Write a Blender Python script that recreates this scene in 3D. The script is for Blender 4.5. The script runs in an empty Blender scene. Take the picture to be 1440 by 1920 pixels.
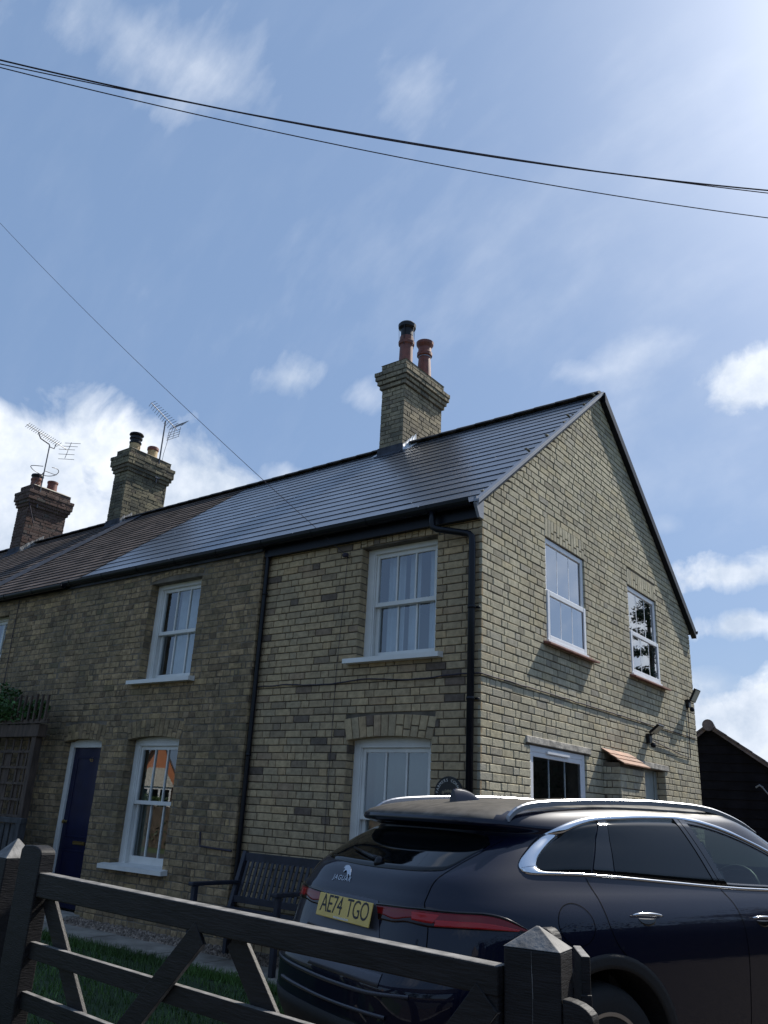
import bpy, math, random
from mathutils import Vector, Matrix
R = math.radians
S = bpy.context.scene
COL = S.collection

# ------------------------------------------------------------------ camera
cd = bpy.data.cameras.new('camera'); cam = bpy.data.objects.new('camera', cd); COL.objects.link(cam)
cd.sensor_fit = 'VERTICAL'; cd.sensor_height = 32.0; cd.sensor_width = 24.0
cd.lens = 32.0 * 1530.5 / 1920.0
cd.clip_start = 0.05; cd.clip_end = 3000
_rt = Vector((0.79927, 0.59893, 0.04952)); _up = Vector((0.16858, -0.30254, 0.93811)); _fw = Vector((-0.57685, 0.74145, 0.34277))
CAM = Vector((3.8705, -6.5531, 1.62))
cam.matrix_world = Matrix(((_rt.x, _up.x, -_fw.x, CAM.x), (_rt.y, _up.y, -_fw.y, CAM.y), (_rt.z, _up.z, -_fw.z, CAM.z), (0, 0, 0, 1)))
S.camera = cam

# ------------------------------------------------------------------ light
SUN = Vector((0.21, 0.935, 1.0)).normalized()
SUN_EL = math.asin(SUN.z); SUN_ROT = math.atan2(SUN.x, SUN.y)
SKY_STRENGTH = 0.074; SUN_STRENGTH = 4.6
S.view_settings.view_transform = 'Standard'; S.view_settings.look = 'None'
S.view_settings.exposure = 0.54; S.view_settings.gamma = 1.0
S.render.engine = 'CYCLES'
S.cycles.max_bounces = 8; S.cycles.transparent_max_bounces = 16
S.cycles.sample_clamp_indirect = 4.0
S.cycles.use_denoising = True
ld = bpy.data.lights.new('sun', 'SUN'); ld.energy = SUN_STRENGTH; ld.angle = R(0.5); ld.color = (1.0, 0.95, 0.86)
lo = bpy.data.objects.new('sun', ld); COL.objects.link(lo)
lo.rotation_euler = (-SUN).to_track_quat('-Z', 'Y').to_euler()

# clouds: azimuth (deg west of north), elevation, half width, half height, tilt, density
CLOUDS = [(54.4, 19.2, 11.5, 5.4, -24, 1.15), (64, 19.4, 9.5, 5.6, 1.6, 1.15), (59.1, 15.7, 14, 6, -6, 1.15), (45.8, 28.7, 2.9, 1.7, 7, .8),
          (39.6, 28.1, 2.2, 1.5, 14, .55), (45.3, 22.1, 1.7, 1.0, 6, .6), (57.1, 46.6, 8.5, 2.9, -6.7, .42), (37.2, 47.3, 2.8, 2.6, 2, .3),
          (62.3, 47.1, 5.4, 1.8, -8, .36), (10.8, 28.0, 4.2, 2.0, 12, .92), (19.8, 30.0, 4.4, 1.8, 20, .38), (22.6, 29.5, 2.4, 1.1, -5, .4),
          (13.2, 15.6, 6.6, 1.7, 2, .9), (12.4, 12.3, 6.4, 1.4, 1, .82), (14.4, 5.6, 6.5, 4.6, 1, 1.05), (15.7, 8.6, 2.4, 1.2, 0, .6),
          (17.6, 19, 1.5, 1.0, -4, .35), (24, 38, 18, 9, 10, .12), (20, 24, 14, 6, 0, .14),
          (-150, 25, 20, 6, 5, .5), (150, 30, 18, 5, -8, .5), (-25, 16, 9, 5, 5, .8), (-14, 14, 10, 8, 5, 1.1)]


def build_world():
    w = bpy.data.worlds.new('World'); S.world = w; w.use_nodes = True
    nt = w.node_tree; nt.nodes.clear(); L = nt.links.new

    def N(t, **k):
        n = nt.nodes.new(t)
        for a, b in k.items(): setattr(n, a, b)
        return n

    def M(op, a, b=None, clamp=False):
        n = N('ShaderNodeMath', operation=op, use_clamp=clamp)
        for i, v in enumerate((a, b)):
            if v is None: continue
            if isinstance(v, (int, float)): n.inputs[i].default_value = v
            else: L(v, n.inputs[i])
        return n.outputs[0]

    def dot(v, c):
        n = N('ShaderNodeVectorMath', operation='DOT_PRODUCT'); L(v, n.inputs[0]); n.inputs[1].default_value = c
        return n.outputs['Value']
    sky = N('ShaderNodeTexSky', sky_type='NISHITA', sun_disc=False)
    sky.sun_elevation = SUN_EL; sky.sun_rotation = SUN_ROT; sky.air_density = 1.0; sky.dust_density = 1.6; sky.ozone_density = 2.2; sky.altitude = 50
    tc = N('ShaderNodeTexCoord'); d = tc.outputs['Generated']
    n1 = N('ShaderNodeTexNoise'); n1.inputs['Scale'].default_value = 9; n1.inputs['Detail'].default_value = 7; n1.inputs['Roughness'].default_value = .58; n1.inputs['Distortion'].default_value = .35
    L(d, n1.inputs['Vector'])
    mp = N('ShaderNodeMapping'); mp.inputs['Rotation'].default_value = (R(20), R(35), R(50)); mp.inputs['Scale'].default_value = (1, 4.0, 1.5); L(d, mp.inputs['Vector'])
    n2 = N('ShaderNodeTexNoise'); n2.inputs['Scale'].default_value = 7; n2.inputs['Detail'].default_value = 6; n2.inputs['Roughness'].default_value = .55
    L(mp.outputs[0], n2.inputs['Vector'])
    n3 = N('ShaderNodeTexNoise'); n3.inputs['Scale'].default_value = 11; n3.inputs['Detail'].default_value = 8; n3.inputs['Roughness'].default_value = .6; L(d, n3.inputs['Vector'])
    fb = M('SUBTRACT', n1.outputs['Fac'], .5); fb2 = M('SUBTRACT', n2.outputs['Fac'], .5)
    tot = None
    for az, el, rx, ry, tilt, amp in CLOUDS:
        a, e = R(az), R(el)
        c = Vector((-math.sin(a) * math.cos(e), math.cos(a) * math.cos(e), math.sin(e)))
        ex = Vector((c.y, -c.x, 0)).normalized(); ey = ex.cross(c)
        t = R(tilt); u = ex * math.cos(t) + ey * math.sin(t); v = -ex * math.sin(t) + ey * math.cos(t)
        x = dot(d, tuple(u / math.radians(rx))); y = dot(d, tuple(v / math.radians(ry)))
        r = M('SQRT', M('ADD', M('MULTIPLY', x, x), M('MULTIPLY', y, y)))
        front = M('GREATER_THAN', dot(d, tuple(c)), 0.2)
        k = M('SUBTRACT', 1.0, r)
        soft = 1.0 if amp > .8 else .8
        k = M('ADD', k, M('MULTIPLY', M('MULTIPLY', fb, .72 if rx > 8 else 1.15) if amp > .8 else M('ADD', M('MULTIPLY', fb, .7), M('MULTIPLY', fb2, .9)), 2.6))
        k = M('MULTIPLY', M('MULTIPLY', M('MULTIPLY', k, 2.3 if amp > .8 else .85), front), amp)
        k = M('MINIMUM', M('MAXIMUM', k, 0.0), amp)
        tot = k if tot is None else M('MAXIMUM', tot, k)
    # thin veil of high cirrus everywhere
    veil = M('MULTIPLY', M('MAXIMUM', M('ADD', fb2, .04), 0), .14)
    tot = M('MINIMUM', M('ADD', tot, veil), 1.0)
    # sun glare through thin cloud
    cs = M('MAXIMUM', dot(d, tuple(SUN)), 0)
    glow = M('MULTIPLY', M('POWER', cs, 26.0), GLOW)
    ccol = N('ShaderNodeMix', data_type='RGBA'); ccol.inputs['A'].default_value = CLOUD_LO; ccol.inputs['B'].default_value = CLOUD_HI
    cmr = N('ShaderNodeMapRange'); cmr.inputs[1].default_value = .36; cmr.inputs[2].default_value = .62; L(n3.outputs['Fac'], cmr.inputs[0]); L(cmr.outputs[0], ccol.inputs['Factor'])
    tint = N('ShaderNodeMix', data_type='RGBA', blend_type='MULTIPLY'); tint.inputs['Factor'].default_value = 1; L(sky.outputs[0], tint.inputs['A']); tint.inputs['B'].default_value = SKY_TINT
    hz = N('ShaderNodeMix', data_type='RGBA'); hz.inputs['Factor'].default_value = SKY_FLAT; L(tint.outputs['Result'], hz.inputs['A']); hz.inputs['B'].default_value = SKY_MEAN
    mx = N('ShaderNodeMix', data_type='RGBA'); L(tot, mx.inputs['Factor']); L(hz.outputs['Result'], mx.inputs['A']); L(ccol.outputs['Result'], mx.inputs['B'])
    ad = N('ShaderNodeMix', data_type='RGBA', blend_type='ADD'); ad.inputs['Factor'].default_value = 1; L(mx.outputs['Result'], ad.inputs['A'])
    gl = N('ShaderNodeCombineColor'); L(glow, gl.inputs[0]); L(glow, gl.inputs[1]); L(M('MULTIPLY', glow, .95), gl.inputs[2])
    L(gl.outputs[0], ad.inputs['B'])
    bg = N('ShaderNodeBackground'); bg.inputs['Strength'].default_value = SKY_STRENGTH; L(ad.outputs['Result'], bg.inputs['Color'])
    out = N('ShaderNodeOutputWorld'); L(bg.outputs[0], out.inputs['Surface'])
    w.cycles.sampling_method = 'MANUAL'; w.cycles.sample_map_resolution = 512


GLOW = 4.5
SKY_TINT = (.82, .86, .92, 1); SKY_FLAT = .6; SKY_MEAN = (2.8, 4.3, 7.0, 1)
CLOUD_LO = (5.6, 6.5, 7.9, 1); CLOUD_HI = (9.3, 9.8, 10.6, 1)
build_world()

rng = random.Random(7)


def gz(y):
    return .24 + .03 * min(max(y, -9), 3)


# ------------------------------------------------------------------ mesh builder
class MB:
    def __init__(s): s.v = []; s.f = []; s.m = []

    def face(s, pts, mi=0):
        b = len(s.v); s.v += [tuple(p) for p in pts]; s.f.append(tuple(range(b, b + len(pts)))); s.m.append(mi)

    def box(s, x0, x1, y0, y1, z0, z1, mi=0):
        s.hexa([(x0, y0, z0), (x1, y0, z0), (x1, y1, z0), (x0, y1, z0)], [(x0, y0, z1), (x1, y0, z1), (x1, y1, z1), (x0, y1, z1)], mi)

    def hexa(s, bot, top, mi=0):
        b = len(s.v); s.v += [tuple(p) for p in bot] + [tuple(p) for p in top]; n = len(bot)
        s.f.append(tuple(b + i for i in reversed(range(n)))); s.m.append(mi)
        s.f.append(tuple(b + n + i for i in range(n))); s.m.append(mi)
        for i in range(n):
            j = (i + 1) % n; s.f.append((b + i, b + j, b + n + j, b + n + i)); s.m.append(mi)

    def bar(s, p, q, w, h, up=(0, 0, 1), mi=0):
        p, q = Vector(p), Vector(q); d = (q - p).normalized(); up = Vector(up)
        x = d.cross(up)
        if x.length < 1e-5: x = d.cross(Vector((1, 0, 0)))
        x.normalize(); y = x.cross(d)
        a, b = x * w / 2, y * h / 2
        s.hexa([p - a - b, p + a - b, p + a + b, p - a + b], [q - a - b, q + a - b, q + a + b, q - a + b], mi)

    def prism(s, pts, off, mi=0):
        off = Vector(off); s.hexa([Vector(p) for p in pts], [Vector(p) + off for p in pts], mi)

    def tube(s, path, r, n=10, mi=0, cap=True):
        P = [Vector(p) for p in path]; rs = r if isinstance(r, (list, tuple)) else [r] * len(P)
        b0 = len(s.v); prev = None
        for i, p in enumerate(P):
            d = (P[min(i + 1, len(P) - 1)] - P[max(i - 1, 0)]).normalized()
            if prev is None:
                x = d.cross(Vector((0, 0, 1)))
                if x.length < 1e-4: x = d.cross(Vector((1, 0, 0)))
            else: x = prev - d * prev.dot(d)
            x.normalize(); prev = x; y = d.cross(x)
            for k in range(n):
                a = 2 * math.pi * k / n; s.v.append(tuple(p + (x * math.cos(a) + y * math.sin(a)) * rs[i]))
        for i in range(len(P) - 1):
            for k in range(n):
                a = b0 + i * n + k; c = b0 + i * n + (k + 1) % n
                s.f.append((a, a + n, c + n, c)); s.m.append(mi)
        if cap:
            s.f.append(tuple(b0 + k for k in range(n))); s.m.append(mi)
            e = b0 + (len(P) - 1) * n
            s.f.append(tuple(e + k for k in reversed(range(n)))); s.m.append(mi)

    def lathe(s, c, prof, n=20, mi=0, ax=(0, 0, 1)):
        c = Vector(c); ax = Vector(ax).normalized()
        x = ax.cross(Vector((0, 1, 0)))
        if x.length < 1e-3: x = ax.cross(Vector((1, 0, 0)))
        x.normalize(); y = ax.cross(x); b0 = len(s.v)
        for r, z in prof:
            for k in range(n):
                a = 2 * math.pi * k / n; s.v.append(tuple(c + ax * z + (x * math.cos(a) + y * math.sin(a)) * r))
        for i in range(len(prof) - 1):
            for k in range(n):
                a = b0 + i * n + k; d = b0 + i * n + (k + 1) % n
                s.f.append((a, d, d + n, a + n)); s.m.append(mi)
        s.f.append(tuple(b0 + k for k in reversed(range(n)))); s.m.append(mi)
        e = b0 + (len(prof) - 1) * n; s.f.append(tuple(e + k for k in range(n))); s.m.append(mi)

    def grid(s, rows, mi=0, close=False):
        b0 = len(s.v); n = len(rows[0])
        for r in rows: s.v += [tuple(p) for p in r]
        for i in range(len(rows) - 1):
            for k in range(n if close else n - 1):
                a = b0 + i * n + k; c = b0 + i * n + (k + 1) % n
                s.f.append((a, c, c + n, a + n)); s.m.append(mi)

    def build(s, name, mats, parent=None, smooth=False, off=None, bevel=0):
        me = bpy.data.meshes.new(name); me.from_pydata(s.v, [], s.f)
        if not isinstance(mats, (list, tuple)): mats = [mats]
        for m in mats: me.materials.append(m)
        me.polygons.foreach_set('material_index', s.m)
        if smooth: me.polygons.foreach_set('use_smooth', [True] * len(s.f))
        me.update()
        o = bpy.data.objects.new(name, me); COL.objects.link(o)
        if parent is not None:
            o.parent = parent
            if parent.get('_r'): o.location = -Vector(parent.location)
        if bevel:
            b = o.modifiers.new('b', 'BEVEL'); b.width = bevel; b.segments = 2; b.limit_method = 'ANGLE'; b.angle_limit = R(40)
        return o


def root(name, loc, label, cat, group=None):
    o = bpy.data.objects.new(name, None); COL.objects.link(o); o.location = loc; o['_r'] = 1
    o.empty_display_size = .2
    return tag(o, label, cat, group)


def tag(o, label, cat, group=None, kind=None):
    if label: o['label'] = label
    if cat: o['category'] = cat
    if group: o['group'] = group
    if kind: o['kind'] = kind
    return o


def struct(o): o['kind'] = 'structure'; return o


# ------------------------------------------------------------------ materials
def newmat(name):
    m = bpy.data.materials.new(name); m.use_nodes = True; nt = m.node_tree
    p = nt.nodes['Principled BSDF']
    return m, nt, p


def rgba(c): return (c[0], c[1], c[2], 1)


def mat(name, col, rough=.6, metal=0, coat=0, var=0, vscale=8, bump=0, bscale=60, spec=.5, col2=None, stretch=None, coatr=.03, rvar=0, island=0):
    m, nt, p = newmat(name); L = nt.links.new
    p.inputs['Roughness'].default_value = rough; p.inputs['Metallic'].default_value = metal
    p.inputs['Coat Weight'].default_value = coat; p.inputs['Coat Roughness'].default_value = coatr
    p.inputs['Specular IOR Level'].default_value = spec
    p.inputs['Base Color'].default_value = rgba(col)
    tc = nt.nodes.new('ShaderNodeTexCoord'); vec = tc.outputs['Object']
    if stretch:
        mp = nt.nodes.new('ShaderNodeMapping'); mp.inputs['Scale'].default_value = stretch; L(vec, mp.inputs[0]); vec = mp.outputs[0]
    if var or col2 or rvar or island:
        n = nt.nodes.new('ShaderNodeTexNoise'); n.inputs['Scale'].default_value = vscale; n.inputs['Detail'].default_value = 5; L(vec, n.inputs['Vector'])
        mx = nt.nodes.new('ShaderNodeMix'); mx.data_type = 'RGBA'
        c2 = col2 if col2 else tuple(max(0, c * (1 - var)) for c in col)
        c1 = col if col2 else tuple(min(1, c * (1 + var)) for c in col)
        mx.inputs['A'].default_value = rgba(c1); mx.inputs['B'].default_value = rgba(c2)
        mr = nt.nodes.new('ShaderNodeMapRange'); mr.inputs[1].default_value = .35; mr.inputs[2].default_value = .65; L(n.outputs['Fac'], mr.inputs[0])
        L(mr.outputs[0], mx.inputs['Factor']); res = mx.outputs['Result']
        if island:
            g = nt.nodes.new('ShaderNodeNewGeometry'); h = nt.nodes.new('ShaderNodeHueSaturation')
            mr2 = nt.nodes.new('ShaderNodeMapRange'); L(g.outputs['Random Per Island'], mr2.inputs[0]); mr2.inputs[3].default_value = 1 - island; mr2.inputs[4].default_value = 1 + island
            L(mr2.outputs[0], h.inputs['Value']); L(res, h.inputs['Color']); res = h.outputs[0]
        L(res, p.inputs['Base Color'])
        if rvar:
            mr3 = nt.nodes.new('ShaderNodeMapRange'); L(n.outputs['Fac'], mr3.inputs[0]); mr3.inputs[1].default_value = .3; mr3.inputs[2].default_value = .7
            mr3.inputs[3].default_value = max(.02, rough - rvar); mr3.inputs[4].default_value = rough + rvar; L(mr3.outputs[0], p.inputs['Roughness'])
    if bump:
        n = nt.nodes.new('ShaderNodeTexNoise'); n.inputs['Scale'].default_value = bscale; n.inputs['Detail'].default_value = 4; L(vec, n.inputs['Vector'])
        b = nt.nodes.new('ShaderNodeBump'); b.inputs['Strength'].default_value = bump; b.inputs['Distance'].default_value = .01; L(n.outputs['Fac'], b.inputs['Height']); L(b.outputs[0], p.inputs['Normal'])
    return m


def brick_mat(name, stops, stain=.5, stain_col=(.05, .05, .04), sscale=.9, inner=.25, moss=0):
    """colour per brick from its own random number, weathered blotches over several bricks, rough face"""
    m, nt, p = newmat(name); L = nt.links.new
    p.inputs['Roughness'].default_value = .92; p.inputs['Specular IOR Level'].default_value = .25
    g = nt.nodes.new('ShaderNodeNewGeometry'); tc = nt.nodes.new('ShaderNodeTexCoord')
    cr = nt.nodes.new('ShaderNodeValToRGB'); cr.color_ramp.interpolation = 'LINEAR'
    e = cr.color_ramp.elements
    e[0].position, e[0].color = stops[0][0], rgba(stops[0][1]); e[1].position, e[1].color = stops[-1][0], rgba(stops[-1][1])
    for pos, c in stops[1:-1]:
        x = e.new(pos); x.color = rgba(c)
    L(g.outputs['Random Per Island'], cr.inputs[0])
    n = nt.nodes.new('ShaderNodeTexNoise'); n.inputs['Scale'].default_value = 16; n.inputs['Detail'].default_value = 6; n.inputs['Roughness'].default_value = .65; L(tc.outputs['Object'], n.inputs['Vector'])
    mr = nt.nodes.new('ShaderNodeMapRange'); mr.inputs[1].default_value = .3; mr.inputs[2].default_value = .7; mr.inputs[3].default_value = 1 - inner; mr.inputs[4].default_value = 1 + inner * .8; L(n.outputs['Fac'], mr.inputs[0])
    h = nt.nodes.new('ShaderNodeHueSaturation'); L(cr.outputs[0], h.inputs['Color']); L(mr.outputs[0], h.inputs['Value'])
    n2 = nt.nodes.new('ShaderNodeTexNoise'); n2.inputs['Scale'].default_value = sscale; n2.inputs['Detail'].default_value = 7; n2.inputs['Roughness'].default_value = .62; L(tc.outputs['Object'], n2.inputs['Vector'])
    mr2 = nt.nodes.new('ShaderNodeMapRange'); mr2.inputs[1].default_value = .42; mr2.inputs[2].default_value = .68; mr2.inputs[3].default_value = 0; mr2.inputs[4].default_value = stain; L(n2.outputs['Fac'], mr2.inputs[0])
    mx = nt.nodes.new('ShaderNodeMix'); mx.data_type = 'RGBA'; L(mr2.outputs[0], mx.inputs['Factor']); L(h.outputs[0], mx.inputs['A']); mx.inputs['B'].default_value = rgba(stain_col)
    L(mx.outputs['Result'], p.inputs['Base Color'])
    n3 = nt.nodes.new('ShaderNodeTexNoise'); n3.inputs['Scale'].default_value = 70; n3.inputs['Detail'].default_value = 5; L(tc.outputs['Object'], n3.inputs['Vector'])
    b = nt.nodes.new('ShaderNodeBump'); b.inputs['Strength'].default_value = .55; b.inputs['Distance'].default_value = .006; L(n3.outputs['Fac'], b.inputs['Height']); L(b.outputs[0], p.inputs['Normal'])
    return m


def glass_mat(name, tint=(.8, .85, .85), ior=1.9, clear=.9, wob=.0):
    m = bpy.data.materials.new(name); m.use_nodes = True; nt = m.node_tree; nt.nodes.clear(); L = nt.links.new
    t = nt.nodes.new('ShaderNodeBsdfTransparent'); t.inputs[0].default_value = rgba(tuple(c * clear for c in tint))
    g = nt.nodes.new('ShaderNodeBsdfGlossy'); g.inputs['Roughness'].default_value = .0; g.inputs['Color'].default_value = (.95, .97, 1, 1)
    lw = nt.nodes.new('ShaderNodeLayerWeight'); lw.inputs['Blend'].default_value = .5
    pw = nt.nodes.new('ShaderNodeMath'); pw.operation = 'POWER'; pw.inputs[1].default_value = 5.0; L(lw.outputs['Facing'], pw.inputs[0])
    f = nt.nodes.new('ShaderNodeMapRange'); f.inputs[3].default_value = ior; f.inputs[4].default_value = 1.0; L(pw.outputs[0], f.inputs[0])
    if wob:
        tc = nt.nodes.new('ShaderNodeTexCoord'); n = nt.nodes.new('ShaderNodeTexNoise'); n.inputs['Scale'].default_value = 2.2; L(tc.outputs['Object'], n.inputs['Vector'])
        b = nt.nodes.new('ShaderNodeBump'); b.inputs['Strength'].default_value = wob; b.inputs['Distance'].default_value = .01; L(n.outputs['Fac'], b.inputs['Height']); L(b.outputs[0], g.inputs['Normal'])
    mx = nt.nodes.new('ShaderNodeMixShader'); L(f.outputs[0], mx.inputs[0]); L(t.outputs[0], mx.inputs[1]); L(g.outputs[0], mx.inputs[2])
    o = nt.nodes.new('ShaderNodeOutputMaterial'); L(mx.outputs[0], o.inputs[0])
    return m


M = {}
GAULT = [(0, (.275, .25, .19)), (.12, (.43, .395, .285)), (.35, (.48, .44, .32)), (.55, (.53, .48, .345)), (.72, (.39, .365, .29)), (.88, (.485, .43, .285)), (.96, (.47, .41, .285)), (1, (.33, .31, .255))]
M['gault'] = brick_mat('pale gault brick', GAULT, .42, (.25, .215, .155), 1.3)
M['gault_front'] = brick_mat('front gault brick', [(0, (0.246, 0.188, 0.130)), (.06, (0.332, 0.253, 0.158)), (.3, (0.432, 0.327, 0.198)), (.6, (0.506, 0.381, 0.223)), (.8, (0.382, 0.302, 0.194)), (.9, (0.493, 0.355, 0.198)), (.955, (0.369, 0.269, 0.174)), (.97, (0.160, 0.119, 0.092)), (1, (0.124, 0.097, 0.078))], .42, (.22, .19, .135), 1.0, .35)
M['old_brick'] = brick_mat('sooty old brick', [(0, (0.164, 0.116, 0.074)), (.1, (0.234, 0.169, 0.100)), (.4, (0.315, 0.231, 0.131)), (.65, (0.390, 0.276, 0.157)), (.85, (0.270, 0.200, 0.125)), (.95, (0.434, 0.308, 0.162)), (1, (0.180, 0.148, 0.089))], .5, (.09, .085, .06), 1.1, .5)
M['chimney_brick'] = brick_mat('chimney brick', [(0, (0.193, 0.165, 0.127)), (.4, (0.319, 0.269, 0.186)), (.7, (0.406, 0.339, 0.230)), (1, (0.260, 0.217, 0.162))], .55, (.09, .095, .08), 2.2, .35)
M['chimney_dark'] = brick_mat('weathered chimney brick', [(0, (0.114, 0.105, 0.077)), (.4, (0.194, 0.171, 0.117)), (.8, (0.285, 0.251, 0.162)), (1, (0.160, 0.130, 0.099))], .75, (.05, .055, .05), 2.0, .4)
M['red_brick'] = brick_mat('red chimney brick', [(0, (0.073, 0.044, 0.038)), (.4, (0.111, 0.070, 0.059)), (.8, (0.138, 0.095, 0.083)), (1, (0.092, 0.084, 0.076))], .55, (.10, .08, .07), 2.0, .35)
M['house_red'] = brick_mat('orange brick', [(0, (.42, .16, .08)), (.5, (.5, .2, .1)), (1, (.36, .14, .08))], .2, (.3, .2, .15), 1)
M['mortar'] = mat('grey mortar', (.12, .10, .075), .95, var=.3, vscale=6, bump=.4, bscale=90)
M['mortar_dark'] = mat('sooty mortar', (.15, .125, .095), .95, var=.35, vscale=5, bump=.4, bscale=90)
M['render_grey'] = mat('cement', (.34, .32, .27), .9, var=.25, vscale=7, bump=.4)
M['slate'] = mat('smooth slate', (.062, .068, .082), .34, spec=.8, coat=.5, coatr=.3, var=.25, vscale=1.2, rvar=.06, island=.18, bump=.03, bscale=9)
M['edge_shade'] = mat('painted edge shade', (.012, .012, .014), .9, spec=.1)  # near-black edges paint in the shadow under each roof course
M['tile'] = mat('brown plain tile', (.088, .066, .055), .85, spec=.2, var=.35, vscale=2.5, island=.3, bump=.3, bscale=40)
M['tile_ridge'] = mat('ridge tile', (.06, .054, .052), .8, spec=.25, var=.35, vscale=6, bump=.3)
M['lead'] = mat('lead', (.055, .06, .075), .85, spec=.15, var=.3, vscale=9, bump=.15, bscale=15)
M['lead_dull'] = mat('old lead', (.20, .20, .20), .7, var=.5, vscale=14, bump=.3, bscale=18)
M['lead_bright'] = mat('bright lead', (.62, .64, .67), .4, metal=.25, var=.25, vscale=14, bump=.3, bscale=18)
M['black_plastic'] = mat('black plastic', (.006, .007, .011), .3, spec=.28, var=.2, vscale=5, bump=.05)
M['fascia'] = mat('black fascia', (.006, .007, .011), .4, spec=.25, var=.2, bump=.08, bscale=20)
M['fascia_grey'] = mat('faded fascia', (.022, .026, .036), .6, var=.5, vscale=5, bump=.1)
M['grey_trim'] = mat('grey trim', (.22, .24, .28), .5, var=.1)
M['white_wood'] = mat('white gloss paint', (.74, .73, .69), .38, var=.06, vscale=5, bump=.06, bscale=25)
M['white_plastic'] = mat('white plastic', (.80, .81, .83), .28, var=.03)
M['spacer'] = mat('sealed edge', (.05, .05, .055), .5)
M['blue_door'] = mat('navy door paint', (.005, .007, .038), .45, spec=.3, var=.15, bump=.05, bscale=30, coat=.2, coatr=.2)
M['brass'] = mat('aged brass', (.45, .32, .12), .35, metal=1)
M['curtain'] = mat('white curtain', (.78, .78, .76), .9, var=.06)
M['net'] = mat('grey net curtain', (.25, .28, .23), .95, var=.1, vscale=3)
M['plaster'] = mat('room plaster', (.35, .34, .32), .9)
M['terracotta'] = mat('terracotta pot', (.185, .062, .045), .55, var=.25, vscale=9)
M['terracotta_old'] = mat('weathered terracotta', (.19, .08, .055), .7, var=.35, vscale=9)
M['cream_pot'] = mat('buff pot', (.45, .32, .16), .65, var=.3, vscale=9)
M['black_metal'] = mat('black metal', (.012, .012, .014), .4, metal=.3)
M['alu'] = mat('aerial aluminium', (.30, .31, .33), .35, metal=.9)
M['dull_steel'] = mat('dull steel', (.12, .12, .13), .5, metal=.6)
M['wire'] = mat('cable sheath', (.05, .043, .058), .7, spec=.2)
M['stone'] = mat('lintel stone', (.40, .37, .32), .9, var=.35, vscale=10, bump=.5, bscale=40)
M['clay'] = mat('new clay tile', (.25, .125, .075), .75, var=.25, vscale=8, island=.2, bump=.3)
M['brick_sill'] = mat('tile sill', (.22, .10, .075), .75, var=.3, vscale=9)
M['glass'] = glass_mat('window glass', (.80, .88, .92), .19, .8, 0)
M['glass_bright'] = glass_mat('gable window glass', (.75, .82, .88), .46, .6, 0)
M['glass_car'] = glass_mat('car front glass', (.46, .56, .53), .05, .8)
M['tint_glass'] = mat('dark tinted glass', (.003, .004, .005), .03, spec=.42)
M['paint'] = mat('midnight blue car paint', (.0020, .0040, .017), .4, metal=.1, spec=.1, coat=.75, coatr=.025, bump=.0)
M['dust_paint'] = mat('dusty car roof', (.068, .06, .05), .62, spec=.3, coat=.15, coatr=.3, var=.35, vscale=14, rvar=.12, bump=.05, bscale=150)
M['gloss_black'] = mat('gloss black trim', (.004, .004, .005), .12, spec=.5, coat=.3)
M['chrome'] = mat('satin chrome', (.75, .77, .80), .16, metal=1)
M['rail_alu'] = mat('roof rail aluminium', (.45, .46, .49), .32, metal=1)
M['cladding'] = mat('black car cladding', (.012, .012, .012), .7, bump=.2, bscale=220)
M['rubber'] = mat('tyre rubber', (.015, .015, .015), .85, bump=.2)
M['alloy'] = mat('alloy rim', (.42, .42, .43), .3, metal=1)
M['lens_red'] = mat('red lens', (.20, .005, .008), .12, spec=.35, coat=.15)
M['lens_bright'] = mat('bright red lens', (.42, .014, .016), .12, spec=.35, coat=.15)
M['lens_dark'] = mat('smoked lens', (.015, .003, .005), .06, spec=.4)
M['recess'] = mat('satin grey panel', (.07, .07, .085), .35, metal=.3)
M['plate_yellow'] = mat('yellow plate', (.74, .52, .13), .4, var=.06)
M['plate_ink'] = mat('plate ink', (.01, .01, .012), .5)
M['badge'] = mat('badge chrome', (.5, .52, .55), .25, metal=1)
M['seat'] = mat('dark leather', (.03, .03, .03), .5)
M['dash'] = mat('pale dash', (.16, .17, .16), .6)
M['seam_shade'] = mat('painted seam shade', (.001, .001, .001), .9, spec=.1)  # near-black, painted in as the shade between car panels
M['gate_wood'] = mat('dark stained timber', (.010, .009, .010), .6, var=.4, vscale=6, stretch=(1, 1, 8), bump=.3, bscale=25, spec=.3, coat=.06, coatr=.5)
M['gate_rail'] = mat('dark stained rail', (.012, .0105, .011), .58, var=.4, vscale=6, stretch=(.6, 6, 6), bump=.3, bscale=20, spec=.3, coat=.06, coatr=.5)
M['lit_timber'] = mat('timber with painted light', (.15, .145, .14), .7, var=.4, vscale=14, bump=.3, bscale=40)  # pale tone is painted light, not the timber's own colour
M['bench_wood'] = mat('navy stained slats', (.016, .018, .03), .55, var=.3, vscale=8, bump=.2)
M['trellis_wood'] = mat('brown weathered timber', (.085, .058, .042), .8, var=.35, vscale=7, stretch=(3, 3, .6), bump=.3)
M['fence_wood'] = mat('grey weathered timber', (.06, .06, .062), .85, var=.35, vscale=7, stretch=(3, 3, .6), bump=.3)
M['weatherboard'] = mat('black tarred boards', (.007, .007, .010), .85, var=.3, vscale=4, bump=.2, spec=.1)
M['pantile'] = mat('old barn tile', (.11, .09, .092), .8, var=.35, vscale=5, island=.25, bump=.3)
M['plaque'] = mat('black plaque', (.008, .008, .010), .35)
M['plaque_ink'] = mat('plaque lettering', (.62, .60, .55), .5)
M['plaque_sepia'] = mat('plaque picture', (.20, .16, .10), .6, var=.4, vscale=40)
M['leaf_ivy'] = mat('ivy leaf', (.055, .115, .032), .5, var=.4, vscale=5, island=.35)
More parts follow.
